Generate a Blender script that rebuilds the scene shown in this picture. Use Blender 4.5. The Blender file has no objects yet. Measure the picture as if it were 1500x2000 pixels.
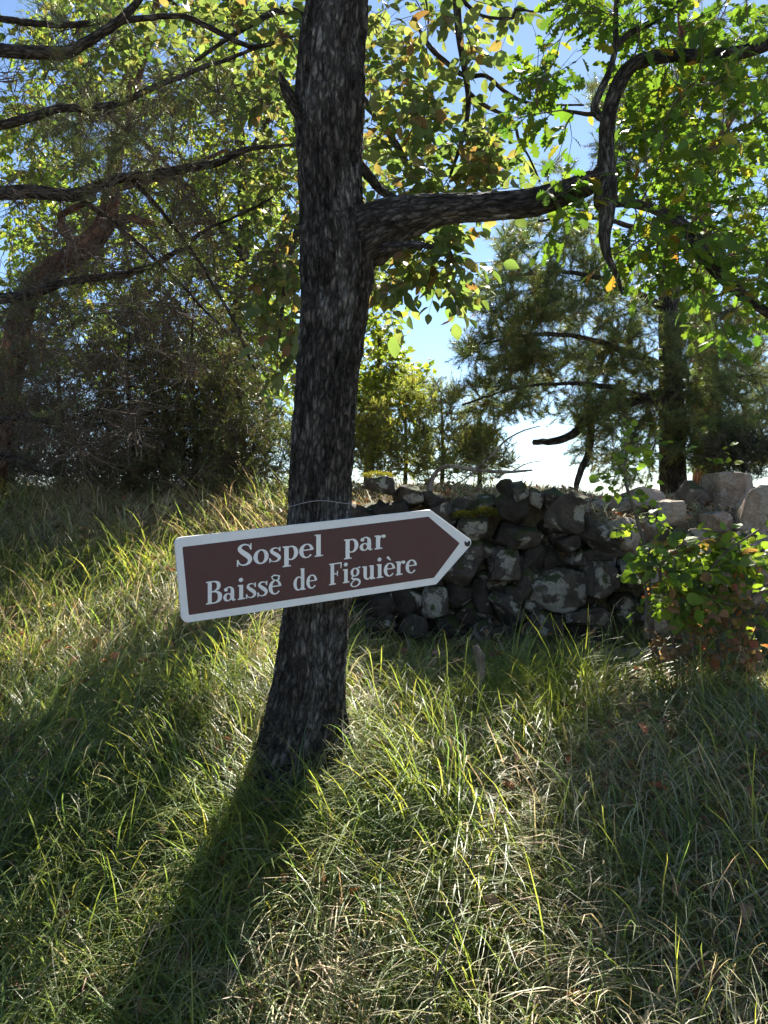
import bpy, bmesh, math
import numpy as np
from mathutils import Vector, Matrix

# ------------------------------------------------------------------ camera, sky, sun, exposure
scene = bpy.context.scene
CAMZ = 1.55
cam_d = bpy.data.cameras.new('camera'); cam = bpy.data.objects.new('camera', cam_d)
scene.collection.objects.link(cam); scene.camera = cam
cam.location = (0, 0, CAMZ); cam.rotation_euler = (math.radians(90), 0, 0)
cam_d.sensor_fit = 'HORIZONTAL'; cam_d.sensor_width = 36; cam_d.lens = 36
cam_d.clip_start = 0.05; cam_d.clip_end = 5000
SUN_EL, SUN_AZ = 41.0, 16.0           # azimuth: degrees to the right of straight ahead
SUN = np.array([math.sin(math.radians(SUN_AZ))*math.cos(math.radians(SUN_EL)),
                math.cos(math.radians(SUN_AZ))*math.cos(math.radians(SUN_EL)), math.sin(math.radians(SUN_EL))])
world = bpy.data.worlds.new('World'); scene.world = world; world.use_nodes = True
wn = world.node_tree.nodes; wl = world.node_tree.links
bg = wn['Background']; sky = wn.new('ShaderNodeTexSky'); sky.sky_type = 'NISHITA'; sky.sun_disc = False
sky.sun_elevation = math.radians(SUN_EL); sky.sun_rotation = math.radians(SUN_AZ)
sky.altitude = 1200; sky.air_density = 1.0; sky.dust_density = 0.12; sky.ozone_density = 2.2
wl.new(sky.outputs[0], bg.inputs[0]); bg.inputs[1].default_value = 0.051
sl = bpy.data.lights.new('sun', 'SUN'); sun = bpy.data.objects.new('sun', sl); scene.collection.objects.link(sun)
sl.energy = 5.0; sl.angle = math.radians(0.53); sl.color = (1.0, 0.93, 0.82)
sun.rotation_euler = Vector(-SUN).to_track_quat('-Z', 'Y').to_euler(); sun.location = (5, 20, 20)
scene.view_settings.view_transform = 'Standard'; scene.view_settings.look = 'None'
scene.view_settings.exposure = 2.05; scene.view_settings.gamma = 1.0
scene.cycles.max_bounces = 5; scene.cycles.diffuse_bounces = 3; scene.cycles.transmission_bounces = 3
scene.cycles.glossy_bounces = 2
scene.cycles.use_denoising = True; scene.cycles.use_adaptive_sampling = True; scene.cycles.adaptive_threshold = 0.025
scene.cycles.sample_clamp_indirect = 6.0

# ------------------------------------------------------------------ helpers
COL = scene.collection
def P(px, py, d):
    return np.array([(px-750)/1500*d, d, CAMZ-(py-1000)/1500*d])
def proj(p):
    p = np.atleast_2d(p); y = np.maximum(p[:, 1], .05)
    return np.stack([750+1500*p[:, 0]/y, 1000-1500*(p[:, 2]-CAMZ)/y], 1)
def _h(ix, iy, iz, seed):
    h = (ix*374761393 + iy*668265263 + iz*2147483647 + seed*144665) & 0xFFFFFFFF
    h = ((h ^ (h >> 13))*1274126177) & 0xFFFFFFFF
    h = ((h ^ (h >> 16))*2246822519) & 0xFFFFFFFF
    return ((h ^ (h >> 15)) & 0xFFFFFF)/float(0xFFFFFF)
def vn(p, seed=0):
    p = np.asarray(p, float); i = np.floor(p).astype(np.int64); f = p-i; f = f*f*(3-2*f)
    r = 0
    for dx in (0, 1):
        for dy in (0, 1):
            for dz in (0, 1):
                w = (f[:, 0] if dx else 1-f[:, 0])*(f[:, 1] if dy else 1-f[:, 1])*(f[:, 2] if dz else 1-f[:, 2])
                r = r+w*_h(i[:, 0]+dx, i[:, 1]+dy, i[:, 2]+dz, seed)
    return r
def fbm(p, seed=0, o=4):
    p = np.asarray(p, float); r = 0; a = .5; s = 0
    for k in range(o):
        r = r+a*vn(p*(2.03**k)+k*7.7, seed+k); s += a; a *= .5
    return r/s
def unit(v):
    v = np.asarray(v, float); return v/np.maximum(np.linalg.norm(v, axis=-1, keepdims=True), 1e-9)
def mesh_np(name, verts, tris=None, quads=None, tint=None, smooth=True):
    verts = np.asarray(verts, np.float32); me = bpy.data.meshes.new(name)
    nt = 0 if tris is None else len(tris); nq = 0 if quads is None else len(quads)
    parts = []
    if nt: parts.append(np.asarray(tris, np.int32).ravel())
    if nq: parts.append(np.asarray(quads, np.int32).ravel())
    loops = np.concatenate(parts)
    me.vertices.add(len(verts)); me.vertices.foreach_set('co', verts.ravel())
    me.loops.add(len(loops)); me.loops.foreach_set('vertex_index', loops)
    me.polygons.add(nt+nq)
    st = np.concatenate([np.arange(nt)*3, nt*3+np.arange(nq)*4]).astype(np.int32)
    me.polygons.foreach_set('loop_start', st)
    me.polygons.foreach_set('use_smooth', np.full(nt+nq, smooth))
    if tint is not None:
        a = me.color_attributes.new('tint', 'FLOAT_COLOR', 'POINT')
        c = np.ones((len(verts), 4), np.float32); c[:, :3] = tint
        a.data.foreach_set('color', c.ravel())
    me.update(calc_edges=True); me.validate()
    return me
def link(name, me, mat=None, parent=None, loc=None):
    o = bpy.data.objects.new(name, me); COL.objects.link(o)
    if mat is not None and me is not None and not me.materials: me.materials.append(mat)
    if parent is not None: o.parent = parent
    if loc is not None: o.location = [float(v) for v in loc]
    return o
def tag(o, label, cat, group=None):
    o['label'] = label; o['category'] = cat
    if group: o['group'] = group
    return o
def thing(name, loc, label, cat, group=None):
    return tag(link(name, None, loc=loc), label, cat, group)
def spline(pts, n):
    """Catmull-Rom through rows of pts, n samples"""
    pts = np.asarray(pts, float)
    if len(pts) == 2:
        t = np.linspace(0, 1, n)[:, None]; return pts[0]*(1-t)+pts[1]*t
    e = np.vstack([2*pts[0]-pts[1], pts, 2*pts[-1]-pts[-2]])
    seg = np.r_[0, np.cumsum(np.linalg.norm(np.diff(pts[:, :3], axis=0), axis=1))]; seg /= seg[-1]
    t = np.linspace(0, 1, n); k = np.clip(np.searchsorted(seg, t, 'right')-1, 0, len(pts)-2)
    u = ((t-seg[k])/(seg[k+1]-seg[k]))[:, None]
    a, b, c, d = e[k], e[k+1], e[k+2], e[k+3]
    return .5*((2*b)+(c-a)*u+(2*a-5*b+4*c-d)*u**2+(3*b-a-3*c+d)*u**3)
class Geo:
    """collects vertex / face arrays into one mesh"""
    def __init__(s): s.v = []; s.t = []; s.q = []; s.c = []; s.n = 0
    def add(s, v, tris=None, quads=None, tint=None):
        v = np.asarray(v, float)
        if tris is not None and len(tris): s.t.append(np.asarray(tris)+s.n)
        if quads is not None and len(quads): s.q.append(np.asarray(quads)+s.n)
        s.v.append(v); s.c.append(np.broadcast_to(np.ones(3) if tint is None else tint, (len(v), 3))); s.n += len(v)
    def tube(s, pts, rad, k=5, cap=True, tint=None):
        v, q, t = tube_arr(pts, rad, k, cap); s.add(v, t, q, tint)
    def mesh(s, name, off=(0, 0, 0), smooth=True, tint=True):
        return mesh_np(name, np.concatenate(s.v)-np.asarray(off), np.concatenate(s.t) if s.t else None,
                       np.concatenate(s.q) if s.q else None, np.concatenate(s.c) if tint else None, smooth)
def frames(pts):
    T = unit(np.gradient(np.asarray(pts, float), axis=0)); n = len(T); N = np.zeros_like(T)
    r = np.array([0, 1., 0]) if abs(T[0][1]) < .9 else np.array([1., 0, 0])
    N[0] = unit(np.cross(T[0], np.cross(r, T[0])))
    for i in range(1, n):
        N[i] = unit(N[i-1]-T[i]*np.dot(N[i-1], T[i]))
    return T, N, np.cross(T, N)
def tube_arr(pts, rad, k=5, cap=True):
    pts = np.asarray(pts, float); n = len(pts); T, N, B = frames(pts)
    a = np.arange(k)*2*math.pi/k
    rad = np.broadcast_to(np.asarray(rad, float), (n,))
    v = pts[:, None]+rad[:, None, None]*(np.cos(a)[None, :, None]*N[:, None]+np.sin(a)[None, :, None]*B[:, None])
    v = v.reshape(-1, 3); i = np.arange(n-1)[:, None]*k; j = np.arange(k)[None]; j2 = (j+1) % k
    q = np.stack([i+j, i+j2, i+k+j2, i+k+j], -1).reshape(-1, 4); t = None
    if cap:
        v = np.vstack([v, pts[-1:]+T[-1:]*rad[-1]*.4]); b = (n-1)*k; jj = np.arange(k)
        t = np.stack([b+jj, b+(jj+1) % k, np.full(k, n*k)], 1)
    return v, q, t
LASTC = [None]
def bark_tube(pts, rad, k, seed, amp=.06, fz=4., fa=26., flare=0):
    """tube with furrowed bark relief; pts/rad already dense"""
    pts = np.asarray(pts, float); v, q, t = tube_arr(pts, rad, k, True); n = len(pts)
    T, N, B = frames(pts); L = np.r_[0, np.cumsum(np.linalg.norm(np.diff(pts, axis=0), axis=1))]
    a = np.tile(np.arange(k)*2*math.pi/k, n); l = np.repeat(L, k); r = np.repeat(np.broadcast_to(rad, (n,)), k)
    R0 = float(np.median(rad)); ca, sa = np.cos(a), np.sin(a); w = fbm(np.stack([ca*2, sa*2, l*3], 1), seed+9, 3)*.5
    c = np.stack([ca*R0*fa+w*2, sa*R0*fa+w*2, l*fz], 1)
    f1 = 1-np.abs(2*vn(c, seed)-1); f2 = 1-np.abs(2*vn(c*2.1+5, seed+3)-1)
    big = fbm(np.stack([ca*1.3, sa*1.3, l*1.6], 1), seed+5, 3)-.5
    disp = r*(amp*(f1**1.5-.5)*1.3+amp*.5*(f2-.5)+.2*big)+.004*(fbm(c*np.array([1, 1, 3.]), seed+20, 2)-.5)
    d = ca[:, None]*np.repeat(N, k, 0)+sa[:, None]*np.repeat(B, k, 0)
    v[:n*k] += d*disp[:, None]; cc = np.stack([ca*r, sa*r, l+seed*1.37], 1); LASTC[0] = np.vstack([cc, cc[-1:]])
    return v, q, t

# ------------------------------------------------------------------ materials
def mat(name):
    m = bpy.data.materials.new(name); m.use_nodes = True; nt = m.node_tree
    for n in list(nt.nodes): nt.nodes.remove(n)
    out = nt.nodes.new('ShaderNodeOutputMaterial')
    return m, nt, nt.nodes, nt.links, out
def N_(nt, typ, **kw):
    n = nt.nodes.new(typ)
    for k, v in kw.items():
        if k in n.inputs: n.inputs[k].default_value = v
        else: setattr(n, k, v)
    return n
def ramp(nt, fac, stops):
    r = nt.nodes.new('ShaderNodeValToRGB'); e = r.color_ramp.elements
    while len(e) < len(stops): e.new(.5)
    for el, (p, c) in zip(e, stops): el.position = p; el.color = (*c, 1) if len(c) == 3 else c
    nt.links.new(fac, r.inputs[0]); return r.outputs[0]
def leaf_mat(name, trans=.45, gain=(1.5, 1.7, .55), rough=.45, spec=.4):
    m, nt, n, l, out = mat(name)
    at = N_(nt, 'ShaderNodeAttribute', attribute_name='tint')
    oi = N_(nt, 'ShaderNodeObjectInfo')
    tc = N_(nt, 'ShaderNodeTexCoord'); nz = N_(nt, 'ShaderNodeTexNoise', Scale=28.0, Detail=2.0)
    l.new(tc.outputs['Object'], nz.inputs['Vector'])
    mr = N_(nt, 'ShaderNodeMapRange'); mr.inputs['To Min'].default_value = .72; mr.inputs['To Max'].default_value = 1.3
    l.new(nz.outputs[0], mr.inputs[0])
    mul = N_(nt, 'ShaderNodeVectorMath', operation='SCALE'); l.new(at.outputs['Color'], mul.inputs[0]); l.new(mr.outputs[0], mul.inputs['Scale'])
    pb = N_(nt, 'ShaderNodeBsdfPrincipled', Roughness=rough); pb.inputs['Specular IOR Level'].default_value = spec
    l.new(mul.outputs[0], pb.inputs['Base Color'])
    g = N_(nt, 'ShaderNodeVectorMath', operation='MULTIPLY'); g.inputs[1].default_value = gain
    l.new(mul.outputs[0], g.inputs[0])
    tr = N_(nt, 'ShaderNodeBsdfTranslucent'); l.new(g.outputs[0], tr.inputs[0])
    mx = N_(nt, 'ShaderNodeMixShader', Fac=trans); l.new(pb.outputs[0], mx.inputs[1]); l.new(tr.outputs[0], mx.inputs[2])
    l.new(mx.outputs[0], out.inputs[0]); return m
def bark_mat(name, base, dark, lichen, lich_amt=.5, stretch=.3, scale=22, bump=.6, bd=.012, plates=0, attr=False):
    m, nt, n, l, out = mat(name)
    tc = N_(nt, 'ShaderNodeTexCoord'); mp = N_(nt, 'ShaderNodeMapping'); mp.inputs['Scale'].default_value = (1, 1, stretch)
    at = N_(nt, 'ShaderNodeAttribute', attribute_name='tint')
    l.new(at.outputs['Vector'] if attr else tc.outputs['Object'], mp.inputs[0])
    n1 = N_(nt, 'ShaderNodeTexNoise', Scale=scale, Detail=6.0, Roughness=.65); l.new(mp.outputs[0], n1.inputs['Vector'])
    n2 = N_(nt, 'ShaderNodeTexNoise', Scale=scale*3.2, Detail=4.0, Roughness=.6); l.new(mp.outputs[0], n2.inputs['Vector'])
    n3 = N_(nt, 'ShaderNodeTexNoise', Scale=5.0, Detail=5.0, Roughness=.7); l.new(mp.outputs[0], n3.inputs['Vector'])
    c = ramp(nt, n1.outputs[0], [(.36, dark), (.62, base)])
    lm = N_(nt, 'ShaderNodeMath', operation='MULTIPLY'); l.new(n2.outputs[0], lm.inputs[0])
    lr = ramp(nt, n3.outputs[0], [(.42, (0, 0, 0)), (.6, (1, 1, 1))]); l.new(lr, lm.inputs[1])
    lf = ramp(nt, lm.outputs[0], [(.27, (0, 0, 0)), (.48, (lich_amt,)*3)])
    mx = N_(nt, 'ShaderNodeMix', data_type='RGBA'); l.new(lf, mx.inputs[0]); l.new(c, mx.inputs[6]); mx.inputs[7].default_value = (*lichen, 1)
    pb = N_(nt, 'ShaderNodeBsdfPrincipled', Roughness=.92); pb.inputs['Specular IOR Level'].default_value = .2
    l.new(mx.outputs[2], pb.inputs['Base Color'])
    ad = N_(nt, 'ShaderNodeMath', operation='ADD'); l.new(n1.outputs[0], ad.inputs[0]); l.new(n2.outputs[0], ad.inputs[1])
    if plates:
        wv = N_(nt, 'ShaderNodeVectorMath', operation='SCALE'); l.new(n1.outputs['Color'], wv.inputs[0]); wv.inputs['Scale'].default_value = .05
        wa = N_(nt, 'ShaderNodeVectorMath', operation='ADD'); l.new(mp.outputs[0], wa.inputs[0]); l.new(wv.outputs[0], wa.inputs[1])
        vo = N_(nt, 'ShaderNodeTexVoronoi', Scale=plates); vo.feature = 'DISTANCE_TO_EDGE'; l.new(wa.outputs[0], vo.inputs['Vector'])
        vc = N_(nt, 'ShaderNodeTexVoronoi', Scale=plates); l.new(wa.outputs[0], vc.inputs['Vector'])
        sx = N_(nt, 'ShaderNodeSeparateColor'); l.new(vc.outputs['Color'], sx.inputs[0])
        ck = ramp(nt, vo.outputs['Distance'], [(.0, (.3,)*3), (.24, (1, 1, 1))])
        tn = N_(nt, 'ShaderNodeMapRange'); tn.inputs['To Min'].default_value = .72; tn.inputs['To Max'].default_value = 1.3; l.new(sx.outputs[0], tn.inputs[0])
        m1 = N_(nt, 'ShaderNodeVectorMath', operation='SCALE'); l.new(mx.outputs[2], m1.inputs[0]); l.new(tn.outputs[0], m1.inputs['Scale'])
        m2 = N_(nt, 'ShaderNodeVectorMath', operation='MULTIPLY'); l.new(m1.outputs[0], m2.inputs[0]); l.new(ck, m2.inputs[1])
        l.new(m2.outputs[0], pb.inputs['Base Color'])
        ad2 = N_(nt, 'ShaderNodeMath', operation='MULTIPLY_ADD'); l.new(ck, ad2.inputs[0]); ad2.inputs[1].default_value = 1.3; l.new(ad.outputs[0], ad2.inputs[2]); ad = ad2
    bp = N_(nt, 'ShaderNodeBump', Strength=bump, Distance=bd); l.new(ad.outputs[0], bp.inputs['Height']); l.new(bp.outputs[0], pb.inputs['Normal'])
    l.new(pb.outputs[0], out.inputs[0]); return m
def stone_mat(name, a, b, lichen, lich, moss=0.0):
    m, nt, n, l, out = mat(name)
    tc = N_(nt, 'ShaderNodeTexCoord'); oi = N_(nt, 'ShaderNodeObjectInfo')
    sc = N_(nt, 'ShaderNodeVectorMath', operation='SCALE'); sc.inputs[0].default_value = (37, 53, 71); l.new(oi.outputs['Random'], sc.inputs['Scale'])
    va = N_(nt, 'ShaderNodeVectorMath', operation='ADD'); l.new(tc.outputs['Object'], va.inputs[0]); l.new(sc.outputs[0], va.inputs[1])
    def noise(s, d=5., r=.6):
        q = N_(nt, 'ShaderNodeTexNoise', Scale=s, Detail=d, Roughness=r); l.new(va.outputs[0], q.inputs['Vector']); return q.outputs[0]
    n1, n2, n3, n4 = noise(9), noise(45, 6, .7), noise(7., 3, .55), noise(130, 3)
    c = ramp(nt, n1, [(.3, a), (.7, b)])
    f = ramp(nt, n2, [(.3, (.6,)*3), (.75, (1.25,)*3)])
    cm = N_(nt, 'ShaderNodeMix', data_type='RGBA', blend_type='MULTIPLY'); cm.inputs[0].default_value = 1; l.new(c, cm.inputs[6]); l.new(f, cm.inputs[7])
    bv = N_(nt, 'ShaderNodeMapRange'); bv.inputs['To Min'].default_value = .6; bv.inputs['To Max'].default_value = 1.6; l.new(oi.outputs['Random'], bv.inputs[0])
    cs = N_(nt, 'ShaderNodeVectorMath', operation='SCALE'); l.new(c, cs.inputs[0]); l.new(bv.outputs[0], cs.inputs['Scale']); l.new(cs.outputs[0], cm.inputs[6])
    # lichen crusts: round-edged pale patches
    w = N_(nt, 'ShaderNodeVectorMath', operation='SCALE'); nw = N_(nt, 'ShaderNodeTexNoise', Scale=22., Detail=6., Roughness=.7); l.new(va.outputs[0], nw.inputs['Vector'])
    l.new(nw.outputs['Color'], w.inputs[0]); w.inputs['Scale'].default_value = .12
    wa = N_(nt, 'ShaderNodeVectorMath', operation='ADD'); l.new(va.outputs[0], wa.inputs[0]); l.new(w.outputs[0], wa.inputs[1])
    vo = N_(nt, 'ShaderNodeTexVoronoi', Scale=10.); l.new(wa.outputs[0], vo.inputs['Vector'])
    rv = N_(nt, 'ShaderNodeMath', operation='MULTIPLY_ADD'); l.new(oi.outputs['Random'], rv.inputs[0]); rv.inputs[1].default_value = .7; rv.inputs[2].default_value = lich-1.15-.42
    sb = N_(nt, 'ShaderNodeMath', operation='MULTIPLY_ADD'); l.new(n3, sb.inputs[0]); sb.inputs[1].default_value = 1.9; l.new(rv.outputs[0], sb.inputs[2])
    sb2 = N_(nt, 'ShaderNodeMath', operation='SUBTRACT'); l.new(sb.outputs[0], sb2.inputs[0]); l.new(vo.outputs['Distance'], sb2.inputs[1])
    sb3 = N_(nt, 'ShaderNodeMath', operation='MULTIPLY_ADD'); l.new(n4, sb3.inputs[0]); sb3.inputs[1].default_value = .35; l.new(sb2.outputs[0], sb3.inputs[2])
    lf = ramp(nt, sb3.outputs[0], [(.14, (0, 0, 0)), (.26, (.8,)*3)])
    lc = ramp(nt, n2, [(.3, tuple(x*.55 for x in lichen)), (.65, lichen)])
    mx = N_(nt, 'ShaderNodeMix', data_type='RGBA'); l.new(lf, mx.inputs[0]); l.new(cm.outputs[2], mx.inputs[6]); l.new(lc, mx.inputs[7])
    col = mx.outputs[2]
    if moss > 0:
        ge = N_(nt, 'ShaderNodeNewGeometry'); sx = N_(nt, 'ShaderNodeSeparateXYZ'); l.new(ge.outputs['Normal'], sx.inputs[0])
        ma = N_(nt, 'ShaderNodeMath', operation='MULTIPLY_ADD'); l.new(n3, ma.inputs[0]); ma.inputs[1].default_value = 2.2; ma.inputs[2].default_value = moss-1.9
        mb = N_(nt, 'ShaderNodeMath', operation='MULTIPLY_ADD'); l.new(sx.outputs[2], mb.inputs[0]); mb.inputs[1].default_value = .45; l.new(ma.outputs[0], mb.inputs[2])
        mf = ramp(nt, mb.outputs[0], [(0., (0, 0, 0)), (.12, (.9,)*3)])
        m2 = N_(nt, 'ShaderNodeMix', data_type='RGBA'); l.new(mf, m2.inputs[0]); l.new(col, m2.inputs[6]); m2.inputs[7].default_value = (.035, .045, .012, 1)
        col = m2.outputs[2]
    pb = N_(nt, 'ShaderNodeBsdfPrincipled', Roughness=.9); pb.inputs['Specular IOR Level'].default_value = .25
    l.new(col, pb.inputs['Base Color'])
    ad = N_(nt, 'ShaderNodeMath', operation='MULTIPLY_ADD'); l.new(n4, ad.inputs[0]); ad.inputs[1].default_value = .35; l.new(n2, ad.inputs[2])
    bp = N_(nt, 'ShaderNodeBump', Strength=.75, Distance=.015); l.new(ad.outputs[0], bp.inputs['Height']); l.new(bp.outputs[0], pb.inputs['Normal'])
    l.new(pb.outputs[0], out.inputs[0]); return m
def paint_mat(name, c, rough=.45, wear=.08, dirt=(.2, .17, .13)):
    m, nt, n, l, out = mat(name)
    tc = N_(nt, 'ShaderNodeTexCoord'); n1 = N_(nt, 'ShaderNodeTexNoise', Scale=7., Detail=8., Roughness=.7); l.new(tc.outputs['Object'], n1.inputs['Vector'])
    n2 = N_(nt, 'ShaderNodeTexNoise', Scale=160., Detail=3.); l.new(tc.outputs['Object'], n2.inputs['Vector'])
    f = ramp(nt, n1.outputs[0], [(.42, (0, 0, 0)), (.8, (wear*3,)*3)])
    mx = N_(nt, 'ShaderNodeMix', data_type='RGBA'); l.new(f, mx.inputs[0]); mx.inputs[6].default_value = (*c, 1); mx.inputs[7].default_value = (*dirt, 1)
    pb = N_(nt, 'ShaderNodeBsdfPrincipled', Roughness=rough); l.new(mx.outputs[2], pb.inputs['Base Color']); pb.inputs['Specular IOR Level'].default_value = .35
    bp = N_(nt, 'ShaderNodeBump', Strength=.12, Distance=.002); l.new(n2.outputs[0], bp.inputs['Height']); l.new(bp.outputs[0], pb.inputs['Normal'])
    l.new(pb.outputs[0], out.inputs[0]); return m
M_grass = leaf_mat('grass', .5, (1.7, 1.6, .7), .42, .4)
M_dry = leaf_mat('dry_grass', .36, (1.2, 1.1, .8), .6, .3)
M_leaf = leaf_mat('broad_leaf', .5, (1.4, 1.55, .65), .55, .28)
M_needle = leaf_mat('needle', .3, (1.3, 1.4, .6), .45, .4)
M_sunleaf = leaf_mat('sunlit_needle', .6, (1.8, 1.8, .8), .5, .3)  # lit copy of the needle material, brighter and more translucent for sunlit junipers
M_litter = leaf_mat('litter', .18, (1.3, 1.0, .7), .7, .2)
M_oak = bark_mat('oak_bark', (.21, .188, .17), (.05, .044, .039), (.36, .36, .34), .75, .3, 36, 1.0, .045, 46., True)
M_pine = bark_mat('pine_bark', (.30, .145, .09), (.09, .045, .03), (.32, .22, .17), .3, .35, 14, .8, .02, 20., True)
M_grey = bark_mat('grey_bark', (.13, .11, .098), (.04, .033, .028), (.2, .19, .17), .35, .3, 22, .8, .02, 40., True)
M_twig = bark_mat('twig_bark', (.15, .12, .098), (.06, .048, .04), (.16, .14, .12), .3, .6, 30, .2)
M_dead = bark_mat('dead_wood', (.22, .185, .15), (.07, .055, .045), (.34, .31, .27), .4, .25, 24, .5)
M_stone = stone_mat('wall_stone', (.03, .025, .022), (.085, .07, .058), (.38, .36, .32), .54, .5)
M_rock = stone_mat('pale_rock', (.15, .108, .08), (.33, .245, .182), (.40, .345, .29), .8, .42)

# ------------------------------------------------------------------ ground
def sstep(a, b, x):
    t = np.clip((x-a)/(b-a), 0, 1); return t*t*(3-2*t)
def wall_y(x): return 5.25+.10*np.sin(x*2.1+.4)+.04*(x-.5)
def ground_h(x, y, lumps=True):
    x = np.asarray(x, float); y = np.asarray(y, float)
    near_z = -.15+.45*np.log1p(np.exp(np.clip((y-2.15)*6, -40, 40)))/6
    zl = np.where(y < 3.42, near_z, .4215+.31*(y-3.42)); zr = np.where(y < 3.42, near_z, .4215+.11*(y-3.42))
    zl = np.where(y > 7.3, .4215+.31*3.88+.31*.35*(1-np.exp(-np.maximum(y-7.3, 0)/.35)), zl)
    b = sstep(-.9, .1, x); z = zl*(1-b)+zr*b
    yw = wall_y(x); wid = .12+.62*sstep(1.45, 2.1, x); yw = yw+.26*(1-sstep(1.4, 1.9, x))
    st = sstep(yw-.02, yw-.02+wid, y)*sstep(-.75, -.25, x)
    ter = 1.57+.10*np.clip(y-5.4, 0, 2.2)-.10*sstep(1.2, 2.2, x)
    z = z*(1-st)+np.maximum(ter, z*0+1.5)*st
    fall = np.maximum(y-9.2, 0); z = z-.36*(fall-1.2*(1-np.exp(-fall/1.2)))
    z = np.maximum(z, -45+.0*z)
    if lumps:
        near = np.exp(-(np.maximum(np.abs(x)-8, 0)+np.maximum(np.abs(y-5)-8, 0))/3.)
        q = np.stack([x.ravel()*1.7, y.ravel()*1.7, x.ravel()*0], 1)
        z = z+((fbm(q, 3, 3)-.5)*.16).reshape(x.shape)*near*(.25+.75*sstep(1.2, 3, y))
        q2 = np.stack([x.ravel()*.02, y.ravel()*.02, x.ravel()*0+4], 1)
        z = z+(1-near)*((fbm(q2, 8, 3)-.5)*6).reshape(x.shape)*sstep(15, 120, np.hypot(x, y))
    return z
def axis(lo, hi, n, far, k=26):
    g = np.geomspace(.12, far, k); return np.r_[lo-g[::-1], np.linspace(lo, hi, n), hi+g]
gx = axis(-6.5, 6.5, 190, 1800); gy = axis(0, 10, 170, 2400)
X, Y = np.meshgrid(gx, gy); Z = ground_h(X, Y)
ny, nx = X.shape; idx = np.arange(ny*nx).reshape(ny, nx)
gq = np.stack([idx[:-1, :-1], idx[:-1, 1:], idx[1:, 1:], idx[1:, :-1]], -1).reshape(-1, 4)
m, nt, n, l, out = mat('earth')
tc = N_(nt, 'ShaderNodeTexCoord'); n1 = N_(nt, 'ShaderNodeTexNoise', Scale=2.2, Detail=6., Roughness=.65); l.new(tc.outputs['Object'], n1.inputs['Vector'])
n2 = N_(nt, 'ShaderNodeTexNoise', Scale=38., Detail=6., Roughness=.7); l.new(tc.outputs['Object'], n2.inputs['Vector'])
c1 = ramp(nt, n1.outputs[0], [(.3, (.10, .09, .045)), (.55, (.2, .155, .09)), (.75, (.30, .235, .145))])
c2 = ramp(nt, n2.outputs[0], [(.25, (.45,)*3), (.7, (1.3,)*3)])
cm = N_(nt, 'ShaderNodeMix', data_type='RGBA', blend_type='MULTIPLY'); cm.inputs[0].default_value = 1; l.new(c1, cm.inputs[6]); l.new(c2, cm.inputs[7])
pb = N_(nt, 'ShaderNodeBsdfPrincipled', Roughness=.95); l.new(cm.outputs[2], pb.inputs['Base Color'])
bp = N_(nt, 'ShaderNodeBump', Strength=1., Distance=.03); l.new(n2.outputs[0], bp.inputs['Height']); l.new(bp.outputs[0], pb.inputs['Normal'])
l.new(pb.outputs[0], out.inputs[0]); M_earth = m
g = link('ground', mesh_np('ground', np.stack([X.ravel(), Y.ravel(), Z.ravel()], 1), quads=gq), M_earth); g['kind'] = 'structure'

# ------------------------------------------------------------------ leaf shapes
def leaf_tpl(stations, fold=.12, droop=.18, jag=0):
    """stations: (t along midrib 0..1, half width); returns verts, tris, unit length along +y, normal +z"""
    v = []; tris = []
    for t, w in stations:
        z = -droop*t*t
        v += [(-w, t, z+fold*w), (0, t, z), (w, t, z+fold*w)]
    for i in range(len(stations)-1):
        a = i*3; b = a+3
        for s in (0, 1):
            tris += [(a+s, a+s+1, b+s+1), (a+s, b+s+1, b+s)]
    return np.array(v, float), np.array(tris)
T_oak = leaf_tpl([(0, .012), (.16, .012), (.20, .05), (.30, .17), (.36, .08), (.47, .27), (.54, .12), (.66, .30), (.74, .14), (.84, .21), (.92, .13), (1., .03)], .2, .2)
T_oval = leaf_tpl([(0, .01), (.14, .012), (.24, .16), (.45, .29), (.68, .27), (.87, .14), (1., .01)], .3, .22)
T_round = leaf_tpl([(0, .01), (.16, .012), (.2, .20), (.3, .30), (.36, .29), (.48, .37), (.54, .35), (.68, .33), (.72, .30), (.86, .17), (1., .01)], .18, .2)
T_far = leaf_tpl([(0, .01), (.35, .27), (.75, .24), (1., .01)], .3, .25)
T_maple = leaf_tpl([(0, .01), (.22, .012), (.25, .30), (.38, .2), (.5, .42), (.6, .2), (.75, .2), (.82, .1), (1, .01)], .15, .15)
def basis(d, n):
    y = unit(d); x = unit(np.cross(y, n)); z = np.cross(x, y); return np.stack([x, y, z], -1)
def place(tpl, pos, R, sc, tint, off):
    """many leaves into one vertex / triangle array"""
    tv, tt = tpl; N = len(pos)
    v = np.einsum('nij,vj->nvi', R, tv)*np.asarray(sc)[:, None, None]+np.asarray(pos)[:, None]-np.asarray(off)
    t = tt[None]+(np.arange(N)*len(tv))[:, None, None]
    return v.reshape(-1, 3), t.reshape(-1, 3), np.repeat(tint, len(tv), 0)
def pick_colors(rng, n, pal, jit=.15):
    c = np.array([p[1:] for p in pal], float); w = np.array([p[0] for p in pal], float); w /= w.sum()
    k = rng.choice(len(pal), n, p=w)
    return c[k]*np.exp(rng.normal(0, jit, (n, 1)))*np.exp(rng.normal(0, jit*.4, (n, 3)))
leaf_cache = {}
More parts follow.
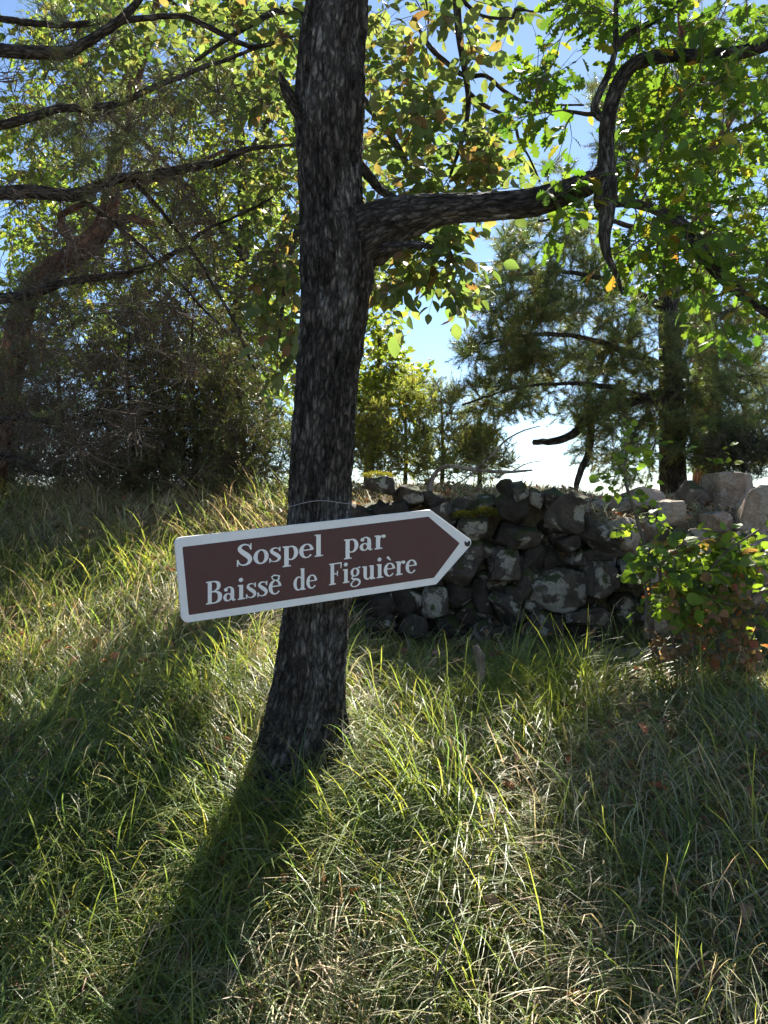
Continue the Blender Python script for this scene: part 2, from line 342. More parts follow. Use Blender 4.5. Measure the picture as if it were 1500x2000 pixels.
def leaves_to_objects(rng, root, base, tpl, name, pos, R, sc, tint, material, nmax=300, stuff_name='crown', tplname='leaf'):
    """the nmax that show largest become single leaf objects, the rest one crown mesh"""
    q = proj(pos); d = pos[:, 1]; inv = (q[:, 0] > -20) & (q[:, 0] < 1520) & (q[:, 1] > -20) & (q[:, 1] < 2020) & (d > .3)
    score = np.where(inv, sc/np.maximum(d, .3), -1); order = np.argsort(-score)
    single = order[:nmax]; single = single[score[single] > 0]; rest = np.setdiff1d(np.arange(len(pos)), single)
    # colour variants share mesh data
    nv = 24; var = []
    for k in range(nv):
        tv = tpl[0].copy(); tv[:, 2] += (fbm(tv*3+k*3.1, k, 2)-.5)*.34
        c = tint[single[(k*7) % len(single)]] if len(single) else tint[0]
        var.append(mesh_np(tplname, tv, tpl[1], tint=np.broadcast_to(c, (len(tv), 3)))); var[-1].materials.append(material)
    for i in single:
        o = link('leaf', var[rng.integers(nv)], parent=root)
        Mx = Matrix.Identity(4)
        for a in range(3):
            for b in range(3): Mx[a][b] = float(R[i, a, b]*sc[i])
            Mx[a][3] = float(pos[i, a]-base[a])
        o.matrix_local = Mx
    if len(rest):
        v, t, c = place(tpl, pos[rest], R[rest], sc[rest], tint[rest], base)
        o = link(stuff_name, mesh_np(stuff_name, v, t, tint=c), material, root); o['kind'] = 'stuff'
def rand_dir(rng, n):
    return unit(rng.normal(size=(n, 3)))

# ------------------------------------------------------------------ growth
class Growth:
    def __init__(s, rng): s.rng = rng; s.pos = np.zeros((0, 3)); s.dir = np.zeros((0, 3)); s.rad = np.zeros(0); s.paths = []
    def limb(s, pts, rad):
        pts = np.asarray(pts, float); s.pos = np.vstack([s.pos, pts]); s.dir = np.vstack([s.dir, unit(np.gradient(pts, axis=0))])
        s.rad = np.r_[s.rad, np.broadcast_to(rad, (len(pts),))]
    def grow(s, targets, tip=.003, per=.008, sag=.0, wig=.05, maxlen=9., up=0.):
        rng = s.rng; t = np.asarray(targets, float)
        d0 = np.array([np.min(np.linalg.norm(s.pos-p, axis=1)) for p in t]); t = t[np.argsort(d0)]
        for p in t:
            dv = p-s.pos; d = np.linalg.norm(dv, axis=1)
            al = np.einsum('ij,ij->i', dv, s.dir)/np.maximum(d, 1e-6)
            k = int(np.argmin(d*(1.25-.35*al))); L = d[k]
            if L < .03 or L > maxlen: continue
            n = int(np.clip(L/.09, 4, 14)); a = s.pos[k]; u = np.linspace(0, 1, n)[:, None]
            c = a+s.dir[k]*L*.3+(p-a)*.25+rng.normal(0, wig*L, 3)+np.array([0, 0, up*L])
            pts = (1-u)**2*a+2*u*(1-u)*c+u*u*p
            w = np.cumsum(rng.normal(0, wig*.35*L/math.sqrt(n), (n, 3)), 0); pts = pts+w*np.sin(u*math.pi)**.7
            pts[:, 2] -= sag*L*np.sin(u[:, 0]*math.pi)
            r0 = min(s.rad[k]*.8, tip+per*L); r = r0+(tip-r0)*u[:, 0]**.8
            s.paths.append((pts, r)); s.limb(pts[1:], r[1:])
    def tubes(s, g, k=5, tint=None):
        for pts, r in s.paths: g.tube(pts, r, k if r[0] > .006 else 4, tint=tint)
def ell(rng, specs, reject=None):
    """targets in ellipses given in picture coordinates, each with its own distance range"""
    out = []
    for cx, cy, rx, ry, d0, d1, n in specs:
        a = rng.uniform(0, 2*math.pi, n); r = np.sqrt(rng.uniform(0, 1, n)); d = rng.uniform(d0, d1, n)
        for i in range(n):
            px, py = cx+rx*r[i]*math.cos(a[i]), cy+ry*r[i]*math.sin(a[i])
            if reject and reject(px, py): continue
            out.append(P(px, py, d[i]))
    return np.array(out)
def twiglets(rng, paths, per, length, spread, frac=.35, up=.15, g=None, tipr=.0012, down=0.):
    """short shoots off the outer part of each path; returns shoot polylines"""
    res = []
    for pts, r in paths:
        T = unit(np.gradient(pts, axis=0)); n = len(pts)
        for j in range(per):
            u = 1. if j == 0 else frac+(1-frac)*rng.random()
            k = min(int(u*(n-1)), n-1); d = unit(T[k]+rand_dir(rng, 1)[0]*spread*(0.35 if j == 0 else 1)+np.array([0, 0, up-down]))
            L = length*rng.uniform(.6, 1.35); b = pts[k]; m1 = b+d*L*.5+rng.normal(0, .06*L, 3); e = b+d*L+np.array([0, 0, -down*L*.3])
            p = np.array([b, m1, e]); res.append(p)
            if g is not None: g.tube(p, np.array([tipr*1.9, tipr*1.4, tipr*.8]), 3, cap=False)
    return res
def leaves_on(rng, shoots, per, size, pal, hang=.35, jit=.15, sizej=.2, flat=.9):
    pos = []; dr = []
    for p in shoots:
        T = unit(p[-1]-p[0]); s = unit(np.cross(T, [0, 0, 1.])+1e-6)
        for j in range(per):
            u = (j+.6)/per; q = p[0]*(1-u)**2+2*u*(1-u)*p[1]+u*u*p[2]
            sd = s*(1 if j % 2 else -1)
            dd = T*.6+sd*.9+rng.normal(0, .35, 3) if j < per-1 else T+rng.normal(0, .25, 3)
            pos.append(q); dr.append(unit(dd)+np.array([0, 0, -hang]))
    pos = np.array(pos); dr = unit(np.array(dr)); n = len(pos)
    nr = unit(np.array([0, 0, flat])+rng.normal(0, .55, (n, 3)))
    return pos, basis(dr, nr), size*np.exp(rng.normal(0, sizej, n)), pick_colors(rng, n, pal, jit)
def needles_on(rng, shoots, per, length, width, pal, off, ang=.9, lo=.15):
    n = len(shoots)*per; S = np.array(shoots); k = np.repeat(np.arange(len(S)), per); u = rng.uniform(lo, 1, n)[:, None]
    a, b, c = S[k, 0], S[k, 1], S[k, 2]; q = a*(1-u)**2+2*u*(1-u)*b+u*u*c; T = unit(c-a)
    d = unit(T*rng.uniform(.35, 1.1, (n, 1))+rand_dir(rng, n)*ang); L = length*rng.uniform(.7, 1.25, (n, 1))
    sd = unit(np.cross(d, rand_dir(rng, n)))*width*.5
    v = np.stack([q-sd, q+sd, q+d*L], 1).reshape(-1, 3)-np.asarray(off); t = np.arange(n*3).reshape(-1, 3)
    c = np.repeat(pick_colors(rng, len(S), pal, .18)[k]*np.exp(rng.normal(0, .12, (n, 1))), 3, 0)
    return v, t, c
def px_limb(rows, n=None):
    """rows (px, py, distance, radius in px) -> dense points, radii in metres"""
    a = np.array([[*P(r[0], r[1], r[2]), r[3]*r[2]/1500] for r in rows])
    L = np.linalg.norm(np.diff(a[:, :3], axis=0), axis=1).sum(); n = n or max(6, int(L/.05))
    s = spline(a, n); return s[:, :3], np.maximum(s[:, 3], .0015)

# ------------------------------------------------------------------ stones
def ico(sub):
    bm = bmesh.new(); bmesh.ops.create_icosphere(bm, subdivisions=sub, radius=1.0); bm.verts.ensure_lookup_table()
    v = np.array([x.co[:] for x in bm.verts]); f = np.array([[q.index for q in p.verts] for p in bm.faces]); bm.free(); return v, f
ICO4 = ico(5); ICO3 = ico(4)
def rock_mesh(rng, hs, blocky=True, k=16, rough=.05, sub=ICO3, rot=0.):
    u, f = sub; n = unit(rng.normal(size=(11, 3))); dd = rng.uniform(.66, .98, 11)
    if blocky:
        ax = np.vstack([np.eye(3), -np.eye(3)])+rng.normal(0, .13, (6, 3)); n = np.vstack([n, unit(ax)]); dd = np.r_[dd, rng.uniform(.68, .84, 6)]
    c = np.maximum(u@n.T, .05); ri = dd[None]/c
    r = -np.log(np.sum(np.exp(-k*ri), 1))/k
    v = u*np.minimum(r, 1.25)[:, None]
    v = v/np.abs(v).max(0)
    s = rng.uniform(0, 50)
    v = v*(1+rough*2*(fbm(v*2.2+s, 1, 3)-.5)+rough*.8*(fbm(v*7+s, 4, 3)-.5))[:, None]*np.asarray(hs)
    ca, sa = math.cos(rot), math.sin(rot); v = np.stack([v[:, 0]*ca-v[:, 2]*sa, v[:, 1], v[:, 0]*sa+v[:, 2]*ca], 1)
    return mesh_np('stone', v, f)
rng = np.random.default_rng(5)
wall = thing('dry_stone_wall', (.6, 5.35, float(ground_h(.6, 5.2))), 'ruined dry stone wall of dark lichened stones behind the brown sign', 'stone wall')
wb = np.array(wall.location)
WALL = [(1013, 1000, 78, 88, .1, -.03), (1016, 960, 40, 40, .3, .0), (1111, 1008, 92, 84, -.15, -.05), (1022, 1052, 84, 60, .1, -.02), (930, 1030, 84, 66, .1, .0),
        (982, 1100, 66, 92, .15, -.03), (1053, 1088, 78, 70, -.2, .02), (1168, 1048, 118, 44, -.22, -.02), (1178, 1084, 110, 44, -.12, .03),
        (1090, 1154, 150, 96, .08, -.06), (1190, 1150, 84, 92, -.1, -.01), (1030, 1148, 52, 84, .2, .01), (1070, 1226, 104, 66, -.35, -.04), (1160, 1212, 130, 48, .03, -.03),
        (893, 1112, 84, 78, -.3, -.01), (928, 1076, 52, 56, .2, .02), (852, 1172, 70, 66, .1, -.02), (796, 1178, 70, 62, 0, .0), (996, 1196, 58, 88, .25, .0),
        (946, 1160, 60, 90, .1, .05), (948, 1243, 56, 44, .1, -.05), (872, 1224, 62, 46, 0, -.02), (736, 1186, 66, 60, .1, .02), (810, 1232, 80, 46, .1, 0), (735, 1240, 80, 54, 0, 0),
        (737, 948, 76, 46, 0, .05), (805, 962, 66, 50, .2, .06), (868, 1010, 66, 54, 0, .06), (770, 1010, 90, 56, 0, .04), (700, 1010, 70, 60, 0, .08), (1236, 1122, 56, 60, .1, .02),
        (1232, 1190, 56, 62, .1, .02), (1180, 1256, 120, 44, .05, .02), (1085, 1276, 120, 44, .05, .04), (985, 1274, 90, 50, .1, .03), (890, 1268, 90, 50, .1, .05)]
def wall_stone(px, py, w, h, rot, dy, sub, dep=.16):
    d = 5.2
    for _ in range(3): d = float(wall_y((px-750)/1500*d))+dy
    p = P(px, py, d); s = d/1500; jd = rng.uniform(.9, 1.3)
    me = rock_mesh(rng, (w*s*.535, dep*jd, h*s*.535), True, 48, .10, sub, rot)
    o = link('stone', me, M_stone, wall, p+np.array([0, dep*jd*.9, 0])-wb); o.rotation_euler = (rng.normal(0, .1), 0, rng.normal(0, .12))
for q in WALL: wall_stone(q[0]+rng.normal(0, 4), q[1]+rng.normal(0, 4), q[2]*rng.uniform(.72, .95), q[3]*rng.uniform(.75, .98), q[4]+rng.normal(0, .22), q[5]+rng.normal(0, .035), ICO4 if q[2]*q[3] > 5000 else ICO3)
for q in ((1000, 958, 34, 46, .5, .02), (1050, 972, 40, 34, -.4, .05), (1085, 975, 44, 40, .5, .04), (1140, 985, 40, 44, -.5, .03), (958, 985, 40, 36, .3, .08), (1200, 1040, 60, 30, -.3, -.02), (1150, 1020, 56, 26, -.4, .0), (1120, 1062, 46, 30, .4, .0), (900, 985, 44, 32, .2, .1), (840, 975, 46, 34, -.3, .1)): wall_stone(*q, ICO3)
def wall_top(px): return np.interp(px, [690, 740, 800, 900, 960, 1010, 1060, 1110, 1160, 1220, 1250], [1000, 955, 960, 1010, 1010, 985, 995, 990, 1045, 1070, 1100])
for row in range(8):
    for c in range(14):
        px = 695+c*42+rng.uniform(-16, 16)+(row % 2)*20; py = 1290-row*42+rng.uniform(-16, 16)
        if px < 1250 and py > wall_top(px)+24: wall_stone(px, py, rng.uniform(34, 78), rng.uniform(28, 58), rng.normal(0, .6), rng.uniform(.05, .19), ICO3)
# moss cushion on the wall top
def blob_fur(rng, n, c, r, length, width, pal):
    a = unit(rng.normal(size=(n, 3))); a[:, 2] = np.abs(a[:, 2])*.9; p = c+a*r*(1+.25*(fbm(a*3, 2, 2)-.5))[:, None]
    d = unit(a+rng.normal(0, .5, (n, 3))); s = unit(np.cross(d, rand_dir(rng, n)))*width
    v = np.stack([p-s, p+s, p+d*length*rng.uniform(.5, 1.3, (n, 1))], 1).reshape(-1, 3)
    return v, np.arange(n*3).reshape(-1, 3), np.repeat(pick_colors(rng, n, pal, .2), 3, 0)
mg = Geo()
for px, py, rx, rz, k in ((948, 1002, .10, .06, 2600), (905, 1005, .08, .045, 1500), (738, 925, .1, .03, 800)):
    v, t, c = blob_fur(rng, k, P(px, py, 5.4)-np.array([0, 0, .02]), np.array([rx, .09, rz]), .022, .0022, [(3, .13, .13, .02), (2, .09, .10, .02), (1, .2, .16, .04)])
    mg.add(v, t, tint=c)
o = link('moss', mg.mesh('moss', wb), M_grass, wall); o['kind'] = 'stuff'; o['label'] = 'yellow green moss cushions on the wall top'

BOULD = [(1420, 960, 92, 80, .15, 6.1, 'large squarish pale boulder among the rubble by the pine trunk'),
         (1350, 972, 48, 62, .5, 6.0, 'upright wedge shaped pale stone leaning beside the squarish boulder'),
         (1300, 1000, 74, 48, -.2, 5.5, 'rounded brown boulder with shadowed face above the bramble'),
         (1243, 984, 104, 46, -.1, 5.8, 'broad flat pale rock slab behind the hazel sapling'),
         (1486, 992, 88, 82, .5, 5.5, 'big tilted pale stone slab with a straight slanting top edge'),
         (1462, 968, 44, 42, .3, 6.3, 'small pale stone between the squarish boulder and the tilted slab'),
         (1263, 1018, 40, 38, 0, 5.35, 'small round grey cobble below the flat rock slab'),
         (1170, 992, 56, 38, .1, 5.9, 'small brown stone lying on dry leaves at the wall top'),
         (1400, 1010, 60, 28, .1, 5.5, 'low pale stone half covered in dry twigs'),
         (1215, 1030, 70, 36, .2, 5.2, 'flat light stone at the collapsed end of the wall'),
         (1355, 1050, 72, 40, -.2, 5.2, 'half buried stone under the bright bramble leaves'),
         (1452, 1062, 84, 46, .1, 5.15, 'weathered stone on the bank under red bramble leaves'),
         (1290, 1092, 70, 40, .1, 4.95, 'dark stone at the foot of the bramble stems')]
def ground_rock(px, py, w, h, rot, d, label, material, name='boulder', group='loose stones of the collapsed wall', cat='stone'):
    p = P(px, py, d); s = d/1500; hz = h*s*.53; gz = float(ground_h(p[0], p[1])); low = p[2]-hz
    if low > gz-.03: hz = hz+(low-gz+.03)/2; p[2] -= (low-gz+.03)/2
    me = rock_mesh(rng, (w*s*.53, max(w, h)*s*.5, hz), True, 30, .09, ICO4, 0)
    o = link(name, me, material, None, p); o.rotation_euler = (rng.normal(0, .12), rot*.6, rng.uniform(-.5, .5)); tag(o, label, cat, group)
for q in BOULD: ground_rock(*q[:5], q[5]+.3, q[6], M_rock)
ground_rock(1242, 1462, 84, 50, .1, 3.6, 'rounded grey brown stone half hidden in the sunlit grass', M_rock, 'field_stone', None)
ground_rock(655, 1862, 60, 40, .3, 2.62, 'small dark stone in the dry grass before the trunk', M_stone, 'field_stone', None)

# ------------------------------------------------------------------ main oak
rng = np.random.default_rng(11)
TD = 3.42
edge = [(-900, 622, 712), (-500, 616, 716), (-200, 603, 716), (0, 597, 716), (100, 585, 709), (200, 579, 706), (300, 583, 705), (400, 590, 708), (470, 590, 722), (520, 591, 730), (580, 594, 720),
        (650, 590, 711), (750, 583, 698), (850, 574, 690), (950, 568, 684), (1050, 565, 681), (1200, 555, 678), (1300, 545, 675), (1400, 527, 669), (1480, 507, 661), (1530, 490, 660), (1600, 462, 668)]
edge = edge[::-1]
a = np.array([[*P((l0+r0)/2, y, TD), (r0-l0)/2*TD/1500] for y, l0, r0 in edge])
tr = spline(a, 470); tp, trr = tr[:, :3], tr[:, 3]
oakb = np.array([tp[0][0], TD, float(ground_h(tp[0][0], TD))])
oak = thing('oak_tree', oakb, 'oak with dark furrowed lichened trunk carrying the brown sign and a long side branch', 'tree')
v, q, t = bark_tube(tp, trr, 150, 21, .12, 5.5, 62)
# root flare: uneven buttresses at the foot
hh = np.clip((oakb[2]+.35-v[:, 2])/.4, 0, 1.3); ang = np.arctan2(v[:, 1]-TD, v[:, 0]-oakb[0])
fl = 1+.22*hh**2*(1+np.sin(ang*3+.8)); v[:, 0] = oakb[0]+(v[:, 0]-oakb[0])*fl; v[:, 1] = TD+(v[:, 1]-TD)*fl
g = Geo(); g.add(v, t, q, LASTC[0]); link('trunk', g.mesh('trunk', oakb), M_oak, oak)
def limb_part(root, base, rows, name, material, seed, k=32, amp=.08, step=.014):
    p, r = px_limb(rows, None); L = np.linalg.norm(np.diff(p, axis=0), axis=1).sum(); p, r = px_limb(rows, max(12, int(L/step)))
    v, q, t = bark_tube(p, r, k, seed, amp, 7., 55); g = Geo(); g.add(v, t, q, LASTC[0]); link(name, g.mesh(name, base), material, root); return p, r
oakG = Growth(rng)
p, r = limb_part(oak, oakb, [(640, 530, 3.49, 18), (680, 494, 3.47, 40), (722, 462, 3.42, 56), (768, 434, 3.38, 46), (815, 420, 3.36, 37), (870, 410, 3.34, 29), (960, 404, 3.32, 26), (1040, 396, 3.3, 26), (1100, 378, 3.3, 24), (1140, 362, 3.3, 22), (1162, 346, 3.3, 18), (1168, 326, 3.3, 4)], 'branch', M_oak, 33, 72, .1, .009)
oakG.limb(p[60:], r[60:]*.5)
LIMBS = [[(1186, 405, 3.33, 10), (1182, 395, 3.33, 22), (1184, 350, 3.33, 20), (1185, 300, 3.33, 16), (1187, 240, 3.33, 15), (1200, 185, 3.33, 15), (1232, 130, 3.32, 14), (1290, 110, 3.3, 13), (1380, 108, 3.28, 12), (1470, 97, 3.25, 12), (1540, 60, 3.2, 11), (1680, -60, 3.2, 8)],
         [(1186, 360, 3.34, 20), (1185, 420, 3.33, 15), (1181, 462, 3.32, 11), (1187, 500, 3.31, 8), (1205, 540, 3.3, 5), (1215, 575, 3.29, 2)],
         [(1190, 392, 3.36, 12), (1240, 398, 3.4, 9), (1290, 414, 3.45, 10), (1345, 452, 3.5, 12), (1395, 525, 3.5, 11), (1450, 575, 3.5, 10), (1530, 630, 3.5, 9), (1620, 670, 3.5, 5)],
         [(1186, 236, 3.33, 8), (1162, 214, 3.33, 8), (1172, 180, 3.33, 7), (1190, 140, 3.33, 6), (1202, 90, 3.35, 6), (1203, 20, 3.4, 5), (1215, -90, 3.4, 4)],
         [(1165, 222, 3.33, 5), (1140, 222, 3.3, 4), (1100, 215, 3.25, 2)],
         [(1195, 100, 3.35, 5), (1230, 65, 3.35, 6), (1270, 45, 3.4, 6), (1320, 10, 3.4, 5), (1400, -80, 3.4, 3)],
         [(590, 230, 3.4, 14), (565, 190, 3.36, 12), (552, 160, 3.33, 8), (546, 140, 3.3, 3)],
         [(735, 490, 3.38, 14), (770, 482, 3.3, 9), (810, 478, 3.2, 7), (845, 482, 3.12, 4)],
         [(700, 320, 3.42, 12), (722, 345, 3.5, 9), (745, 372, 3.62, 8), (790, 395, 3.8, 4)]]
for i, rows in enumerate(LIMBS):
    p, r = limb_part(oak, oakb, rows, 'branch', M_oak, 40+i, 20, .1, .014)
    if i < 6: oakG.limb(p[8:], r[8:])
# high crown above the picture
top = tp[-1]
hi = []
for k in range(9):
    az = k*2.4+.4; z0 = rng.uniform(3.9, 6.2); b = tp[np.argmin(np.abs(tp[:, 2]-z0))] if z0 < top[2] else top
    e = b+np.array([math.cos(az)*rng.uniform(1.2, 2.2), math.sin(az)*rng.uniform(1.2, 2.2), rng.uniform(.4, 1.2)])
    w = spline(np.array([b, b*.5+e*.5+rng.normal(0, .15, 3), e]), 24); r = np.linspace(.05, .012, 24)
    vv = bark_tube(w, r, 12, 60+k, .1, 7, 50); g = Geo(); g.add(vv[0], vv[2], vv[1], LASTC[0]); link('branch', g.mesh('branch', oakb), M_oak, oak); oakG.limb(w[4:], r[4:]); hi.append(e)
def sun_px(px, py):
    """inside the open sky gaps"""
    return (950 < px < 1150 and py < 330 and vn(np.array([[px/75., py/75., 3.3]]), 2)[0] < .70) or (745 < px < 945 and 560 < py < 900)
SP = [(1360, 290, 110, 60, 3.4, 4.4, 10), (1300, 40, 220, 70, 3.0, 4.2, 26), (1400, 200, 160, 110, 2.9, 4.3, 34), (1300, 330, 110, 110, 3.1, 4.5, 24), (1410, 380, 120, 120, 3.0, 4.4, 30), (1300, 480, 110, 60, 3.1, 4.2, 22),
      (1440, 560, 90, 110, 3.0, 4.2, 24), (1120, 30, 90, 50, 3.2, 3.8, 9), (1040, 130, 70, 60, 3.2, 3.7, 9), (1080, 235, 80, 50, 3.2, 3.6, 9), (1090, 410, 60, 40, 3.1, 3.5, 5), (1250, 200, 70, 90, 3.2, 4.2, 14)]
T1 = ell(rng, SP, lambda a, b: 940 < a < 1160 and b < 320 and vn(np.array([[a/70., b/70., 1.3]]), 2)[0] < .5)
T2 = []
for e in hi: T2 += list(e+rng.normal(0, .55, (10, 3))*np.array([1, 1, .6]))
T2 += list(np.array([0, 0, 0])+np.stack([rng.uniform(1.2, 2.6, 40), rng.uniform(2.6, 4.6, 40), rng.uniform(3.6, 5.2, 40)], 1))
T2 = np.array([x for x in T2 if not (sun_px(*proj(x)[0]) or x[2] < 3.2)])
oakG.grow(T1, .0028, .007, .02, .06); oakG.grow(T2, .003, .008, .0, .06, 2.5)
g = Geo(); oakG.tubes(g); sh = twiglets(rng, oakG.paths, 3, .17, .9, .3, .1, g)
o = link('twigs', g.mesh('twigs', oakb, tint=False), M_twig, oak); o['kind'] = 'stuff'
OAKPAL = [(6, .095, .15, .028), (3, .13, .18, .03), (2, .07, .125, .03), (.8, .24, .22, .04), (.15, .22, .11, .03)]
leaves_to_objects(rng, oak, oakb, T_oak, 'leaf', *leaves_on(rng, sh, 4, .082, OAKPAL, .35), M_leaf, 300)

# ------------------------------------------------------------------ sign
YAW = math.radians(25); ax_u = np.array([math.cos(YAW), math.sin(YAW), 0]); ax_n = np.array([math.sin(YAW), -math.cos(YAW), 0])
C0 = np.array([P(624, 1080, TD)[0], TD, P(624, 1080, TD)[2]])+ax_n*(58*TD/1500+.036)
def sp(px, py):
    d = P(px, py, 1.)-np.array([0, 0, CAMZ]); o = np.array([0, 0, CAMZ]); t = np.dot(C0-o, ax_n)/np.dot(d, ax_n); q = o+d*t-C0
    return np.array([np.dot(q, ax_u), q[2]])
def zz(x, y): return sp(320+x/2.381, 970+y/2.381)      # enlarged-view coordinates of the sign
sign = thing('direction_sign', C0, 'tilted brown arrow shaped hiking sign with white border and white serif lettering on oak trunk', 'sign')
def s3(uv, off): uv = np.atleast_2d(uv); return uv[:, :1]*ax_u+uv[:, 1:]*np.array([0, 0, 1.])+ax_n*off
def round_poly(c, rad, n=7):
    c = np.asarray(c, float); out = []
    for i in range(len(c)):
        p, a, b = c[i], c[i-1], c[(i+1) % len(c)]; u, w = unit(a-p), unit(b-p); th = math.acos(np.clip(np.dot(u, w), -1, 1)); r = rad[i]
        tl = r/math.tan(th/2); ce = p+unit(u+w)*r/math.sin(th/2); p0, p1 = p+u*tl-ce, p+w*tl-ce
        a0, a1 = math.atan2(p0[1], p0[0]), math.atan2(p1[1], p1[0]); da = (a1-a0+math.pi) % (2*math.pi)-math.pi
        for k in range(n): q = a0+da*k/(n-1); out.append(ce+r*np.array([math.cos(q), math.sin(q)]))
    return np.array(out)
def plate(poly, z0, z1, bev=.002):
    """rounded slab from depth z0 (back) to z1 (front)"""
    c = poly.mean(0); n = len(poly); inn = c+(poly-c)*(1-bev/np.linalg.norm(poly-c, axis=1, keepdims=True))
    v = np.vstack([s3(poly, z0), s3(poly, z1-bev), s3(inn, z1), s3(c, z1), s3(c, z0)]); i = np.arange(n); j = (i+1) % n
    q = np.vstack([np.stack([i, j, n+j, n+i], 1), np.stack([n+i, n+j, 2*n+j, 2*n+i], 1)])
    t = np.vstack([np.stack([2*n+i, 2*n+j, np.full(n, 3*n)], 1), np.stack([j, i, np.full(n, 3*n+1)], 1)])
    return v, t, q
M_white = paint_mat('white_enamel', (.72, .74, .76), .4, .06); M_brown = paint_mat('brown_enamel', (.062, .021, .024), .42, .05, (.16, .09, .07)); M_black = paint_mat('black_vinyl', (.012, .012, .014), .4, 0)
M_metal = paint_mat('grey_metal', (.3, .3, .31), .45, .1)
outer = [zz(50, 192), zz(86, 590), zz(1268, 408), zz(1442, 210), zz(1238, 60)]
inner = [zz(86, 234), zz(116, 551), zz(1256, 377), zz(1376, 217), zz(1230, 93)]
v, t, q = plate(round_poly(outer, [.026, .026, .02, .022, .02]), -.024, 0.); g = Geo(); g.add(v, t, q); link('panel', g.mesh('panel', smooth=False, tint=False), M_white, sign)
v, t, q = plate(round_poly(inner, [.006]*5), -.001, .0008, .0004); g = Geo(); g.add(v, t, q); link('brown_field', g.mesh('brown_field', smooth=False, tint=False), M_brown, sign); field = bpy.data.objects['brown_field']
# folded stiffening rails on the back and the mounting bracket against the trunk
g = Geo()
for y in (1055, 1125):
    a_, b_ = sp(420, y+18), sp(800, y-38); pts = s3(np.array([a_*(1-k)+b_*k for k in np.linspace(0, 1, 8)]), -.032); g.tube(pts, .009, 6)
link('rail', g.mesh('rail', tint=False), M_metal, sign)
# wire round the trunk
a = np.linspace(0, 2*math.pi, 60); wc = P(626, 986, TD); rr = 61*TD/1500
g = Geo(); g.tube(np.stack([wc[0]+rr*np.cos(a), TD+rr*np.sin(a), wc[2]+.012*np.cos(a+1)+.006*np.sin(3*a)], 1)-C0, .0016, 5, False); link('wire', g.mesh('wire', tint=False), M_metal, sign)
